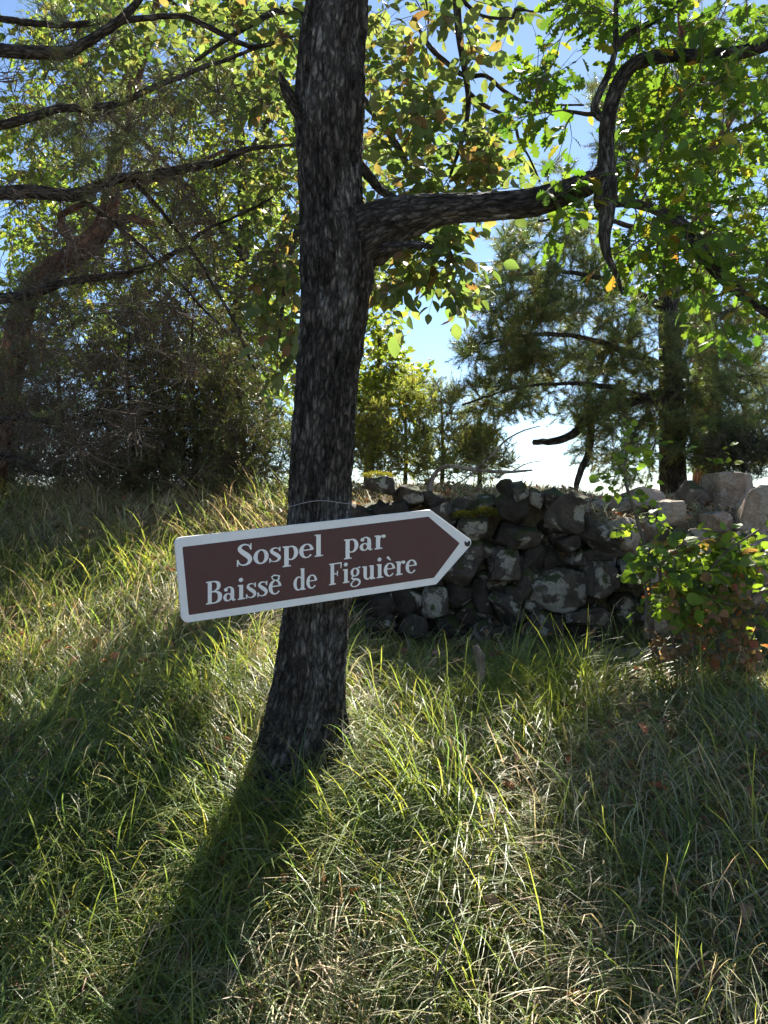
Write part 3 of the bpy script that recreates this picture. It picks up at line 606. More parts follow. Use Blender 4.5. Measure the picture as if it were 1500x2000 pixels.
# --- lettering: pen strokes (x, y, width); cap height 1
def arc(cx, cy, rx, ry, a0, a1, wk, wn, side=0, n=26):
    out = []
    for k in range(n):
        a = math.radians(a0+(a1-a0)*k/(n-1)); c = math.cos(a); f = abs(c)**1.4
        if side and c*side < 0: f *= .25
        out.append((cx+rx*c, cy+ry*math.sin(a), wn+(wk-wn)*f))
    return out
SER = .055
def stem(x, y0, y1, w=.16): return [(x, y0, w), (x, y1, w)]
def bar(x0, x1, y, w=SER): return [(x0, y, w), (x1, y, w)]
def cr(pts): return ('s', pts)
Scurve = [(.51, .74, .035), (.47, .88, .05), (.32, .955, .065), (.17, .90, .11), (.13, .76, .155), (.25, .60, .19), (.40, .45, .20), (.50, .28, .165), (.45, .11, .115), (.29, .04, .065), (.13, .10, .05), (.07, .27, .035)]
G = {'l': (.36, [stem(.18, 0, .98), bar(.04, .34, .03), bar(.04, .18, .96)]),
     'i': (.36, [stem(.18, 0, .64), bar(.04, .34, .03), bar(.04, .18, .62), arc(.17, .86, .045, .045, 0, 360, .09, .09)]),
     'o': (.56, [arc(.28, .32, .20, .30, 0, 360, .15, .05)]),
     'S': (.62, [cr(Scurve), [(.53, .70, .05), (.53, .98, .05)], [(.05, .0, .05), (.05, .30, .05)]]),
     's': (.47, [cr([(x*.76, y*.66, w*.76) for x, y, w in Scurve]), [(.40, .46, .045), (.40, .655, .045)], [(.04, .0, .045), (.04, .2, .045)]]),
     'p': (.62, [stem(.17, -.27, .64), bar(.03, .33, -.25), bar(.03, .17, .62), arc(.33, .32, .19, .295, -150, 150, .15, .05, 1)]),
     'e': (.53, [arc(.28, .32, .195, .295, 8, 322, .15, .05, -1), bar(.12, .47, .36, .05), arc(.28, .32, .195, .295, 4, 70, .11, .05)]),
     'a': (.58, [arc(.22, .19, .13, .155, 0, 360, .13, .05, -1), cr([(.40, .08, .145), (.40, .40, .145), (.385, .53, .11), (.28, .625, .055), (.15, .59, .05)]), arc(.135, .53, .035, .04, 0, 360, .085, .085), cr([(.40, .12, .14), (.44, .03, .07), (.53, .05, .04)])]),
     'r': (.48, [stem(.17, 0, .64), bar(.03, .34, .03), bar(.03, .17, .62), cr([(.22, .42, .04), (.27, .56, .055), (.37, .625, .06)]), arc(.40, .57, .03, .035, 0, 360, .085, .085)]),
     'B': (.70, [stem(.17, 0, 1), bar(.02, .3, .03), bar(.02, .3, .97), cr([(.2, .97, .05), (.38, .96, .06), (.52, .86, .14), (.52, .67, .14), (.38, .55, .06), (.2, .53, .05)]), cr([(.2, .52, .05), (.42, .51, .06), (.57, .39, .16), (.57, .16, .16), (.42, .04, .06), (.2, .03, .05)])]),
     'd': (.62, [arc(.26, .32, .18, .295, 30, 330, .15, .05, -1), stem(.45, 0, .98), bar(.34, .45, .96), bar(.45, .59, .03)]),
     'F': (.62, [stem(.17, 0, 1), bar(.02, .33, .03), bar(.02, .58, .97), [(.565, .72, .04), (.58, .99, .05)], bar(.2, .40, .5), [(.405, .38, .045), (.405, .63, .045)]]),
     'g': (.54, [arc(.24, .44, .145, .18, 0, 360, .12, .05), cr([(.15, .29, .04), (.10, .19, .07), (.17, .12, .09), (.33, .10, .10), (.44, .02, .10), (.44, -.12, .08), (.30, -.22, .05), (.13, -.21, .05), (.06, -.11, .07), (.12, -.01, .05), (.24, .08, .04)]), cr([(.33, .58, .04), (.41, .645, .05), (.48, .62, .09)])]),
     'u': (.66, [cr([(.17, .64, .15), (.17, .22, .15), (.20, .09, .11), (.30, .03, .06), (.41, .12, .04)]), bar(.03, .17, .62), stem(.48, 0, .64), bar(.35, .48, .62), bar(.48, .63, .03)])}
G['è'] = (.53, G['e'][1]+[[(.17, .93, .11), (.22, .87, .09), (.33, .75, .035)]])
def stroke_mesh(s):
    if isinstance(s, tuple): s = spline(np.c_[np.array(s[1])[:, :2], np.zeros(len(s[1])), np.array(s[1])[:, 2]], 30)[:, [0, 1, 3]]
    s = np.array(s, float); d = unit(np.gradient(s[:, :2], axis=0)); nrm = np.stack([-d[:, 1], d[:, 0]], 1)
    return s[:, :2]+nrm*s[:, 2:]*.5, s[:, :2]-nrm*s[:, 2:]*.5
def word(txt, x0, x1, y0, slope, cap):
    tot = sum(G[c][0] for c in txt); sx = (x1-x0)/tot; cx = 0.
    for c in txt:
        adv, st = G[c]; g = Geo()
        for k, s in enumerate(st):
            A, B = stroke_mesh(s); n = len(A)
            uv = np.vstack([A, B]); px = x0+(cx+uv[:, 0])*sx; py = y0+slope*(px-x0)-uv[:, 1]*cap
            pl = np.array([zz(u_, w_) for u_, w_ in zip(px, py)]); zt = .0016+.00012*k
            v = np.vstack([s3(pl, zt), s3(pl, .0004)]); i = np.arange(n-1)
            q = np.vstack([np.stack([i, n+i, n+i+1, i+1], 1), np.stack([i, i+1, 2*n+i+1, 2*n+i], 1), np.stack([n+i+1, n+i, 3*n+i, 3*n+i+1], 1)])
            g.add(v, None, q)
        link('letter', g.mesh('letter', smooth=False, tint=False), M_white, field); cx += adv
word('Sospel', 336, 742, 327, -.127, 104); word('par', 834, 1032, 265, -.127, 100)
word('Baisse', 194, 546, 503, -.150, 106); word('de', 602, 712, 440, -.147, 102); word('Figuière', 766, 1176, 413, -.147, 100)
def blotch(name, pts, material, off):
    pl = np.array([zz(*p) for p in pts]); n = len(pl); c = pl.mean(0); i = np.arange(n); j = (i+1) % n
    v = np.vstack([s3(pl, off), s3(c, off), s3(pl, off-.0012)])
    t = np.stack([i, j, np.full(n, n)], 1); q = np.stack([i, n+1+i, n+1+j, j], 1)
    g = Geo(); g.add(v, t, q); link(name, g.mesh(name, smooth=False, tint=False), material, sign)
blotch('sticker', [(1398, 206), (1402, 212), (1412, 212), (1418, 204), (1424, 208), (1424, 224), (1416, 232), (1404, 231), (1398, 222)], M_black, .0022)
blotch('sticker_scrap', [(498, 372), (512, 362), (540, 366), (536, 386), (520, 392), (504, 386)], M_white, .0024)
blotch('sticker_scrap', [(504, 374), (514, 368), (532, 370), (528, 383), (518, 387), (508, 382)], M_black, .0034)

# ------------------------------------------------------------------ broadleaf trees behind
def simple_tree(seed, name, label, cat, base_px, d, trunk_rows, limbs, specs, tpl, size, pal, material=M_leaf, bark=M_grey, nsingle=300, per=3, slen=.2, lper=5, hang=.3, reject=None, group=None, tw=.0012, tip=.003, up=.1, extra=None, hangdown=0.):
    rng = np.random.default_rng(seed); p, r = px_limb(trunk_rows, None); x, y = p[0][0], p[0][1]
    base = np.array([x, y, float(ground_h(x, y))]); root = thing(name, base, label, cat, group)
    if p[0][2] > base[2]: p = np.vstack([[x, y, base[2]-.05], p]); r = np.r_[r[0]*1.15, r]
    L = np.linalg.norm(np.diff(p, axis=0), axis=1).sum(); s = spline(np.c_[p[::3], r[::3]], max(20, int(L/.03))); p, r = s[:, :3], np.maximum(s[:, 3], .002)
    v, q, t = bark_tube(p, r, 24, seed, .08, 6, 40); g = Geo(); g.add(v, t, q, LASTC[0]); link('trunk', g.mesh('trunk', base), bark, root)
    G_ = Growth(rng); G_.limb(p[len(p)//4:], r[len(p)//4:])
    for i, rows in enumerate(limbs):
        lp, lr = px_limb(rows, None); v, q, t = bark_tube(lp, lr, 12, seed+i, .08, 6, 40); g = Geo(); g.add(v, t, q, LASTC[0])
        link('branch', g.mesh('branch', base), bark, root); G_.limb(lp, lr)
    T = ell(rng, specs, reject)
    if extra is not None: T = np.vstack([T, extra])
    G_.grow(T, tip, .007, .02, .06); g = Geo(); G_.tubes(g); sh = twiglets(rng, G_.paths, per, slen, .9, .3, up, g, tw, hangdown)
    o = link('twigs', g.mesh('twigs', base, tint=False), M_twig, root); o['kind'] = 'stuff'
    L_ = leaves_on(rng, sh, lper, size, pal, hang)
    leaves_to_objects(rng, root, base, tpl, 'leaf', *L_, material, nsingle)
    return root
WBPAL = [(4, .14, .17, .08), (3, .18, .20, .10), (3, .11, .145, .06), (1.2, .25, .20, .10), (.8, .22, .14, .08)]
simple_tree(101, 'whitebeam_tree', 'whitebeam with oval yellowing leaves hanging in front of the blue sky gap', 'tree', 640, 6.2,
    [(640, 1010, 6.2, 26), (645, 700, 6.2, 24), (650, 400, 6.1, 22), (665, 100, 6.0, 20), (700, -200, 5.8, 17), (760, -500, 5.6, 12), (800, -800, 5.5, 6)],
    [[(690, -150, 5.9, 12), (800, -220, 5.5, 10), (870, -160, 5.1, 8), (888, -40, 5.0, 8), (896, 60, 5., 7), (910, 150, 5., 6), (915, 205, 5., 5), (904, 270, 5., 4), (880, 340, 5., 3)],
     [(820, 60, 5.2, 3), (840, 92, 5.1, 5), (870, 120, 5, 5), (908, 148, 5, 5), (950, 148, 4.9, 4), (985, 178, 4.85, 4), (1040, 203, 4.8, 3), (1140, 205, 4.8, 2)],
     [(895, -30, 5, 4), (905, 0, 5., 4), (940, 30, 4.9, 3), (1000, 36, 4.8, 3), (1006, 18, 4.8, 3), (1045, 23, 4.75, 2), (1090, 18, 4.7, 2)],
     [(916, 180, 5, 4), (945, 205, 5, 4), (1000, 235, 5, 3), (1015, 280, 5, 3), (1030, 300, 5, 2), (1055, 355, 5., 2)],
     [(660, 150, 6., 10), (740, 230, 5.6, 8), (800, 330, 5.3, 6), (850, 420, 5.1, 4), (890, 520, 5., 3)],
     [(655, 60, 6., 10), (560, 20, 5.8, 7), (470, 60, 5.6, 5), (380, 120, 5.6, 3)],
     [(655, 300, 6.1, 9), (590, 420, 5.9, 6), (560, 540, 5.8, 5), (545, 660, 5.7, 3)]],
    [(790, 90, 130, 110, 4.6, 6., 24), (780, 260, 90, 110, 4.6, 6., 20), (860, 250, 70, 110, 4.7, 5.6, 14), (900, 330, 90, 70, 4.6, 5.4, 15), (960, 330, 60, 50, 4.6, 5.2, 10), (820, 430, 110, 60, 4.6, 5.6, 17), (870, 510, 90, 50, 4.6, 5.4, 17), (780, 545, 50, 50, 4.8, 5.6, 10), (885, 590, 30, 20, 4.8, 5.2, 2),
     (530, 60, 80, 90, 5., 6.4, 16), (540, 250, 60, 130, 5.2, 6.4, 16), (550, 620, 50, 110, 5.2, 6.2, 22), (540, 460, 60, 110, 5.4, 6.4, 18), (735, 400, 80, 150, 6.8, 8.6, 44), (620, 350, 70, 220, 6.8, 8.4, 34), (250, 60, 260, 80, 5.4, 7, 24), (960, 60, 50, 60, 4.8, 5.4, 4)],
    T_oval, .098, WBPAL, nsingle=300, per=3, slen=.22, lper=5, hang=.3, reject=lambda a, b: 745 < a < 945 and 610 < b < 900,
    extra=np.stack([np.random.default_rng(1).uniform(-1.5, .9, 26), np.random.default_rng(2).uniform(4.4, 7.5, 26), np.random.default_rng(3).uniform(5.0, 7.5, 26)], 1))
BGPAL = [(5, .15, .20, .06), (3, .20, .235, .065), (2, .11, .15, .05), (1, .27, .24, .08)]
simple_tree(131, 'lime_tree', 'pale green leafy tree with slim grey trunk behind the pines with bare dead twigs', 'tree', 470, 10.5,
    [(440, 960, 10.5, 14), (452, 780, 10.5, 13), (466, 600, 10.5, 12), (476, 480, 10.5, 11), (470, 300, 10.5, 10), (450, 50, 10.4, 8), (430, -250, 10.3, 5)],
    [[(470, 500, 10.5, 7), (380, 380, 10., 5), (260, 260, 9.6, 4), (140, 160, 9.4, 3)], [(472, 330, 10.5, 7), (540, 200, 10., 5), (570, 80, 9.8, 3)], [(455, 120, 10.4, 6), (330, 0, 10, 4), (180, -80, 9.8, 3)]],
    [(300, 90, 300, 150, 9, 12, 150), (420, 260, 180, 160, 9, 12, 150), (120, 250, 140, 160, 9, 12, 70), (470, 480, 120, 160, 9.2, 12, 110), (500, 700, 90, 150, 9.4, 11.5, 100), (250, 480, 200, 100, 9.4, 12, 130), (120, 620, 140, 120, 9.6, 12, 70), (330, 700, 160, 110, 10, 12, 70), (40, 330, 80, 120, 9, 12, 36), (60, 480, 60, 60, 9, 12, 14), (330, -200, 320, 160, 9, 12.5, 40)],
    T_far, .095, BGPAL, nsingle=200, per=4, slen=.3, lper=6, hang=.25)
simple_tree(151, 'field_maple', 'young maple with lobed yellow green leaves rising beside the oak trunk', 'tree', 715, 8.,
    [(716, 950, 8.2, 7), (722, 850, 8.1, 6), (735, 760, 8., 5), (742, 680, 8., 4), (735, 620, 8., 2)], [],
    [(735, 690, 45, 80, 7.6, 8.6, 40), (765, 760, 60, 50, 7.6, 8.4, 40), (720, 800, 40, 70, 7.6, 8.6, 40), (740, 620, 25, 30, 7.8, 8.3, 7), (815, 735, 18, 22, 7.8, 8.2, 4)],
    T_maple, .085, [(4, .19, .23, .045), (3, .26, .27, .06), (1, .13, .17, .04)], nsingle=160, per=3, slen=.16, lper=5)

# ------------------------------------------------------------------ conifers
def conifer(seed, name, label, trunk_rows, limbs, specs, bark=M_pine, pal=None, per=4, slen=.16, nper=26, nlen=.06, nwid=.0028, dead=None, group=None, sag=.05, cat='tree', spread=.8, up=.2, kt=24, frac=.45, tip=.003, nmat=None):
    rng = np.random.default_rng(seed); p, r = px_limb(trunk_rows, None); x, y = p[0][0], p[0][1]
    base = np.array([x, y, float(ground_h(x, y))]); root = thing(name, base, label, cat, group)
    p = np.vstack([[x, y, min(base[2], p[0][2])-.06], p]); r = np.r_[r[0]*1.1, r]
    L = np.linalg.norm(np.diff(p, axis=0), axis=1).sum(); s = spline(np.c_[p[::4], r[::4]], max(20, int(L/.03))); p, r = s[:, :3], np.maximum(s[:, 3], .002)
    v, q, t = bark_tube(p, r, kt, seed, .09, 5, 30); g = Geo(); g.add(v, t, q, LASTC[0]); link('trunk', g.mesh('trunk', base), bark, root)
    G_ = Growth(rng); G_.limb(p[len(p)//6:], r[len(p)//6:])
    for i, rows in enumerate(limbs):
        lp, lr = px_limb(rows, None); lp = lp+np.cumsum(rng.normal(0, .004, lp.shape), 0); v, q, t = bark_tube(lp, lr, 12, seed+i, .1, 5, 40); g = Geo(); g.add(v, t, q, LASTC[0])
        link('branch', g.mesh('branch', base), bark, root); G_.limb(lp, lr)
    g = Geo()
    if dead:
        G_.grow(ell(rng, dead), .002, .005, sag, .09); twiglets(rng, G_.paths, 9, .3, 1.2, .1, .0, g, .0017); nd = len(G_.paths)
    else: nd = 0
    if specs:
        G_.grow(ell(rng, specs), tip, .006, sag, .08); sh = twiglets(rng, G_.paths[nd:], per, slen, spread, frac, up, g, .0016)
        v, t, c = needles_on(rng, sh, nper, nlen, nwid, pal, base); o = link('crown', mesh_np('crown', v, t, tint=c, smooth=False), nmat or M_needle, root); o['kind'] = 'stuff'
    G_.tubes(g); o = link('twigs', g.mesh('twigs', base, tint=False), M_twig, root); o['kind'] = 'stuff'
    return root
PPAL = [(4, .13, .165, .065), (3, .17, .20, .075), (1.5, .095, .12, .05), (.9, .23, .20, .08)]
conifer(201, 'pine_tree', 'Scots pine with straight dark trunk and layered blue green crown beyond the boulders',
    [(1316, 1010, 9., 26), (1314, 900, 9., 24), (1311, 760, 9., 22), (1308, 620, 9., 20), (1306, 480, 9., 17), (1300, 330, 9., 13), (1296, 200, 9, 8), (1295, 120, 9, 3)],
    [[(1308, 720, 9, 9), (1240, 690, 8.6, 7), (1150, 660, 8.3, 5), (1040, 650, 8.1, 4), (940, 668, 8, 2)], [(1307, 610, 9, 9), (1220, 560, 8.7, 6), (1110, 530, 8.4, 4), (1000, 540, 8.2, 2)],
     [(1310, 800, 9, 8), (1230, 770, 8.6, 6), (1120, 750, 8.2, 4), (1000, 765, 8., 2), (900, 800, 7.9, 2)], [(1306, 480, 9, 8), (1230, 440, 8.8, 5), (1130, 420, 8.6, 3), (1050, 430, 8.5, 2)],
     [(1310, 760, 9, 10), (1200, 800, 8.6, 9), (1160, 812, 8.4, 9), (1125, 850, 8.3, 8), (1090, 866, 8.3, 7), (1045, 869, 8.3, 5)], [(1150, 820, 8.4, 8), (1150, 870, 8.5, 7), (1128, 930, 8.4, 6), (1120, 960, 8.4, 4)],
     [(1309, 660, 9, 7), (1380, 620, 9, 5), (1470, 600, 8.8, 4), (1560, 600, 8.6, 2)], [(1309, 760, 9, 7), (1390, 740, 8.8, 5), (1490, 730, 8.6, 3), (1580, 740, 8.5, 2)]],
    [(1080, 490, 110, 60, 8., 9.6, 70), (1020, 580, 110, 60, 7.8, 9.4, 80), (1130, 620, 130, 90, 8., 9.8, 80), (980, 680, 80, 50, 7.7, 9, 70), (1090, 740, 150, 70, 7.8, 9.6, 95), (960, 780, 80, 35, 7.7, 8.8, 34), (1230, 820, 120, 50, 7.9, 9.4, 56), (1250, 545, 120, 60, 8.2, 10, 34), (1250, 680, 120, 90, 8, 9.8, 44),
     (1200, 380, 120, 60, 8.4, 9.8, 18), (1110, 420, 60, 40, 8.4, 9.6, 12), (1400, 660, 110, 90, 8., 10, 70), (1420, 800, 110, 70, 8, 9.6, 90), (1400, 890, 110, 40, 8, 9.6, 50), (1230, 900, 70, 35, 8.2, 9.4, 24), (1250, 760, 110, 80, 8, 9.6, 60), (1225, 300, 55, 35, 8.4, 9.6, 30), (1170, 880, 50, 30, 8, 9, 10), (1070, 350, 50, 30, 8.6, 9.4, 6)],
    bark=M_grey, pal=PPAL, per=6, slen=.2, nper=56, nlen=.07, nwid=.0055, dead=[(1200, 700, 160, 120, 8.2, 9.6, 40), (1240, 860, 110, 70, 8.2, 9.4, 30)])
conifer(221, 'pine_tree', 'thick reddish pine trunk with bare tangled twigs behind the squarish boulder',
    [(1385, 1000, 10.6, 30), (1383, 860, 10.6, 27), (1378, 700, 10.6, 23), (1372, 520, 10.5, 20), (1366, 350, 10.4, 16), (1340, 200, 10.4, 12), (1330, 0, 10.4, 7), (1330, -150, 10.4, 3)],
    [[(1378, 700, 10.6, 9), (1440, 640, 10.4, 7), (1520, 600, 10, 4)], [(1372, 560, 10.5, 9), (1450, 480, 10.2, 6), (1530, 420, 10, 4)], [(1366, 340, 10.4, 8), (1400, 280, 10.3, 8), (1450, 200, 10.1, 5), (1520, 140, 10, 3)]],
    [(1440, 120, 120, 110, 9.4, 11.6, 40), (1430, 300, 120, 120, 9.4, 11.6, 50), (1450, 480, 110, 110, 9.4, 11.6, 50), (1460, 680, 90, 100, 9.6, 11.6, 46), (1330, 150, 90, 110, 9.6, 11.6, 12), (1215, 185, 70, 48, 10., 11.4, 80), (1380, 0, 120, 90, 9.6, 11.6, 10), (1470, 860, 80, 60, 9.6, 11.4, 50), (1420, 760, 90, 80, 9.6, 11.4, 50)],
    bark=M_pine, pal=PPAL, per=6, slen=.2, nper=40, nlen=.07, nwid=.005, dead=[(1400, 740, 110, 150, 9.6, 11.2, 60), (1380, 450, 110, 160, 9.6, 11, 30)])
DPAL = [(4, .11, .15, .06), (3, .14, .17, .07), (1.5, .16, .13, .065)]
LP = [[(-60, 380, 5.6, 14), (60, 372, 5.6, 13), (150, 381, 5.6, 12), (250, 348, 5.5, 9), (400, 330, 5.4, 8), (480, 302, 5.3, 5), (600, 297, 5.3, 2)],
      [(-60, 590, 5.8, 11), (60, 572, 5.8, 10), (130, 545, 5.8, 8), (260, 521, 5.7, 7), (330, 482, 5.6, 5), (400, 430, 5.5, 3), (520, 362, 5.4, 2)],
      [(-60, 255, 5.4, 9), (30, 242, 5.4, 9), (120, 218, 5.4, 8), (220, 204, 5.4, 7), (320, 152, 5.4, 5), (430, 112, 5.4, 4), (560, 62, 5.4, 2)],
      [(-60, 92, 5.2, 12), (60, 100, 5.2, 12), (130, 103, 5.2, 11), (190, 72, 5.2, 9), (245, 28, 5.2, 8), (300, -40, 5.2, 5)],
      [(-60, 40, 5.4, 6), (100, 50, 5.4, 6), (220, 36, 5.4, 6), (340, 20, 5.4, 5), (420, 55, 5.4, 5), (490, 80, 5.4, 4), (590, 50, 5.4, 2)],
      [(150, 381, 5.6, 6), (200, 420, 5.7, 5), (280, 490, 5.8, 4), (350, 560, 5.8, 3), (430, 640, 5.8, 2)], [(260, 350, 5.5, 5), (330, 430, 5.6, 4), (420, 560, 5.7, 3), (500, 720, 5.8, 2)],
      [(-60, 830, 6.2, 7), (40, 815, 6.3, 7), (110, 822, 6.3, 5), (190, 800, 6.4, 3)], [(-60, 890, 6., 8), (20, 890, 6.1, 7), (70, 910, 6.1, 6), (110, 925, 6.1, 3)]]
conifer(241, 'pine_tree', 'dark pine whose long bare branches reach over the dry twiggy thicket', [(-150, 1080, 5.6, 42), (-160, 800, 5.6, 38), (-165, 500, 5.6, 35), (-160, 250, 5.5, 30), (-150, 0, 5.4, 26), (-130, -300, 5.4, 18), (-120, -600, 5.4, 8)],
    [[(-160, r[0][1]+10, 5.6, r[0][3]+3)]+r if r[0][0] < 0 else r for r in LP],
    [(120, 60, 160, 90, 5., 6.4, 26), (150, 250, 140, 60, 5, 6.4, 30), (330, 220, 130, 80, 5., 6.2, 34), (120, 600, 150, 60, 5.4, 6.6, 44), (250, 330, 150, 60, 5, 6.2, 30), (60, 740, 110, 80, 5.6, 6.8, 34), (380, 470, 120, 80, 5.4, 6.4, 24)],
    bark=M_grey, pal=DPAL, per=5, slen=.16, nper=34, nlen=.055, nwid=.003, tip=.002,
    dead=[(150, 160, 200, 120, 4.9, 6.4, 45), (330, 260, 230, 140, 5, 6.4, 70), (200, 420, 220, 120, 5., 6.6, 70), (430, 420, 140, 160, 5.2, 6.4, 60), (160, 620, 190, 110, 5.4, 6.8, 80), (130, 800, 160, 110, 5.6, 7., 110), (380, 640, 130, 110, 5.6, 6.8, 50)])
conifer(261, 'pine_tree', 'leaning Scots pine with bent orange red trunk beside the dark thicket', [(-20, 1000, 7.2, 24), (-8, 900, 7.2, 24), (10, 780, 7.2, 24), (28, 690, 7.1, 24), (48, 590, 7., 23), (80, 545, 7., 22), (140, 500, 7., 21), (195, 455, 7., 20), (215, 400, 7., 17), (222, 330, 7., 14), (250, 200, 7., 11), (300, 40, 7., 8), (320, -150, 7, 4)],
    [[(200, 425, 7, 8), (260, 425, 6.9, 8), (330, 440, 6.8, 5), (420, 430, 6.7, 3)], [(150, 492, 7, 8), (120, 425, 7, 7), (150, 405, 7, 6), (190, 390, 7, 4)], [(218, 370, 7, 8), (280, 350, 6.9, 7), (350, 340, 6.8, 5), (440, 300, 6.8, 3)]],
    [(200, 240, 110, 70, 6.4, 7.8, 26), (320, 120, 130, 90, 6.4, 7.8, 22), (70, 640, 90, 70, 6.6, 7.6, 16)], bark=M_pine, pal=DPAL, per=5, slen=.18, nper=36, nlen=.06, nwid=.0036,
    dead=[(180, 280, 140, 110, 6.4, 7.8, 50), (250, 520, 200, 110, 6.4, 7.8, 80), (90, 720, 110, 110, 6.6, 7.8, 60)])
for i, (px, top, w, d, lab) in enumerate([(255, 620, 110, 8.0, 'dark twiggy juniper standing nearest the orange red pine'), (322, 560, 120, 8.4, 'tall dark juniper in the middle of the shaded thicket'), (378, 590, 120, 7.8, 'dark dense juniper in the thicket with a bent stem'), (470, 690, 80, 8.2, 'dark juniper at the thicket edge near the oak trunk'), (120, 680, 120, 8.6, 'dark juniper half hidden behind the leaning pine'), (20, 640, 100, 9., 'dark juniper behind the pine at the thicket end')]):
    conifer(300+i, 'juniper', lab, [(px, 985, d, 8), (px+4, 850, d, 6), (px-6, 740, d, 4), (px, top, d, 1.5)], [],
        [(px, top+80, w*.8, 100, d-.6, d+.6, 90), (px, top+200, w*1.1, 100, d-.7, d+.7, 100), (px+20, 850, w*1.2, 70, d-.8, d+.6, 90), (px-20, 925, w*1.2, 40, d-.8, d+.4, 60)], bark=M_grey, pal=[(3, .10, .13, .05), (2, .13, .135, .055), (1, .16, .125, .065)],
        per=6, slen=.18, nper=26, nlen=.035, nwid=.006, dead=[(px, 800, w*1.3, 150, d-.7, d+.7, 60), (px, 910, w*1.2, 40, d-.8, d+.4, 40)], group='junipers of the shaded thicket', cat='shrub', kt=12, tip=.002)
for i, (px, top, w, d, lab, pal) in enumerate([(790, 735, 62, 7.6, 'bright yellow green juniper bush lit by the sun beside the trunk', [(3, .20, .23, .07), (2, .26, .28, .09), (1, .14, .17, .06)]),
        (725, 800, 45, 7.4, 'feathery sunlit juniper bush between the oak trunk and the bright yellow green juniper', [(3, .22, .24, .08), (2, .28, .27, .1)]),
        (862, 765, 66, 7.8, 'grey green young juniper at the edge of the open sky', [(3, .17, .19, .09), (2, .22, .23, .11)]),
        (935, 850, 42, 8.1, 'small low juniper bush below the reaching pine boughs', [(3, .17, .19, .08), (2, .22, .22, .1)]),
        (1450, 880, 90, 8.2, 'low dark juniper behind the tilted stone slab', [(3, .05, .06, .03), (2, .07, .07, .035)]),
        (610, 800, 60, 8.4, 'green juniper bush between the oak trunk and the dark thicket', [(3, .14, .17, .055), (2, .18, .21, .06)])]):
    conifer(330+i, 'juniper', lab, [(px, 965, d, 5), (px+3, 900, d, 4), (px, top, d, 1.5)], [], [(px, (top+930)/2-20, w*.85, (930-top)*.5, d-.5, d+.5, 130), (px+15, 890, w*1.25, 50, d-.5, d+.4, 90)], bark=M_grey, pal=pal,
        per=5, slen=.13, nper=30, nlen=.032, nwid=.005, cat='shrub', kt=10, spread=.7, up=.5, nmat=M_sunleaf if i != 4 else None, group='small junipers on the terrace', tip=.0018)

# ------------------------------------------------------------------ hazel, bramble, twigs
def shrub(seed, name, label, stems, specs, tpl, size, pal, nsingle=300, per=2, slen=.12, lper=4, cat='shrub', hang=.25):
    rng = np.random.default_rng(seed); a0 = px_limb(stems[0])[0][0]; base = np.array([a0[0], a0[1], float(ground_h(a0[0], a0[1]))]); root = thing(name, base, label, cat)
    G_ = Growth(rng)
    for rows in stems:
        p, r = px_limb(rows); p = p+np.cumsum(rng.normal(0, .003, p.shape), 0); g = Geo(); g.tube(p, r, 6); link('stem', g.mesh('stem', base, tint=False), M_twig, root); G_.limb(p, r)
    G_.grow(ell(rng, specs), .0016, .004, .03, .08); g = Geo(); G_.tubes(g); sh = twiglets(rng, G_.paths, per, slen, .9, .4, .1, g, .0009)
    o = link('twigs', g.mesh('twigs', base, tint=False), M_twig, root); o['kind'] = 'stuff'
    leaves_to_objects(rng, root, base, tpl, 'leaf', *leaves_on(rng, sh, lper, size, pal, hang), M_leaf, nsingle)
HZ = [(4, .16, .22, .04), (3, .21, .26, .045), (2, .1, .15, .035)]
shrub(401, 'hazel_sapling', 'slender hazel sapling with bright yellow green leaves rising before the pine trunk', [[(1285, 1300, 4.95, 4), (1272, 1180, 4.92, 4), (1262, 1075, 4.9, 4), (1250, 1020, 4.9, 4), (1232, 965, 4.9, 3.5), (1225, 910, 4.9, 3), (1232, 850, 4.9, 2)]],
    [(1240, 875, 38, 35, 4.7, 5.1, 10), (1225, 950, 42, 45, 4.7, 5.1, 9), (1255, 1010, 40, 30, 4.7, 5.1, 5), (1395, 895, 28, 14, 4.7, 4.9, 3)], T_round, .06, HZ, per=2, lper=3)
shrub(402, 'bramble_bush', 'sprawling bramble with large sunlit green leaves at the end of the stone wall', [[(1330, 1330, 4.55, 3), (1300, 1180, 4.5, 3), (1290, 1100, 4.5, 3), (1330, 1070, 4.5, 2)], [(1340, 1330, 4.6, 3), (1380, 1150, 4.5, 3), (1430, 1080, 4.4, 2), (1490, 1040, 4.4, 2)], [(1300, 1330, 4.5, 3), (1262, 1200, 4.4, 3), (1255, 1120, 4.4, 2), (1262, 1050, 4.4, 2)], [(1350, 1330, 4.6, 3), (1440, 1200, 4.4, 3), (1520, 1130, 4.3, 2)]],
    [(1290, 1085, 60, 40, 4.2, 4.7, 14), (1380, 1090, 90, 40, 4.2, 4.8, 20), (1450, 1120, 70, 60, 4.2, 4.7, 22), (1330, 1150, 90, 50, 4.2, 4.7, 22), (1280, 1160, 40, 50, 4.1, 4.5, 10), (1460, 1055, 50, 20, 4.3, 4.8, 4), (1400, 1190, 90, 40, 4.2, 4.6, 14)],
    T_round, .08, [(4, .15, .21, .035), (3, .2, .25, .045), (2, .08, .12, .03), (.5, .25, .08, .04), (.4, .2, .12, .06)], per=2, lper=3, cat='shrub')
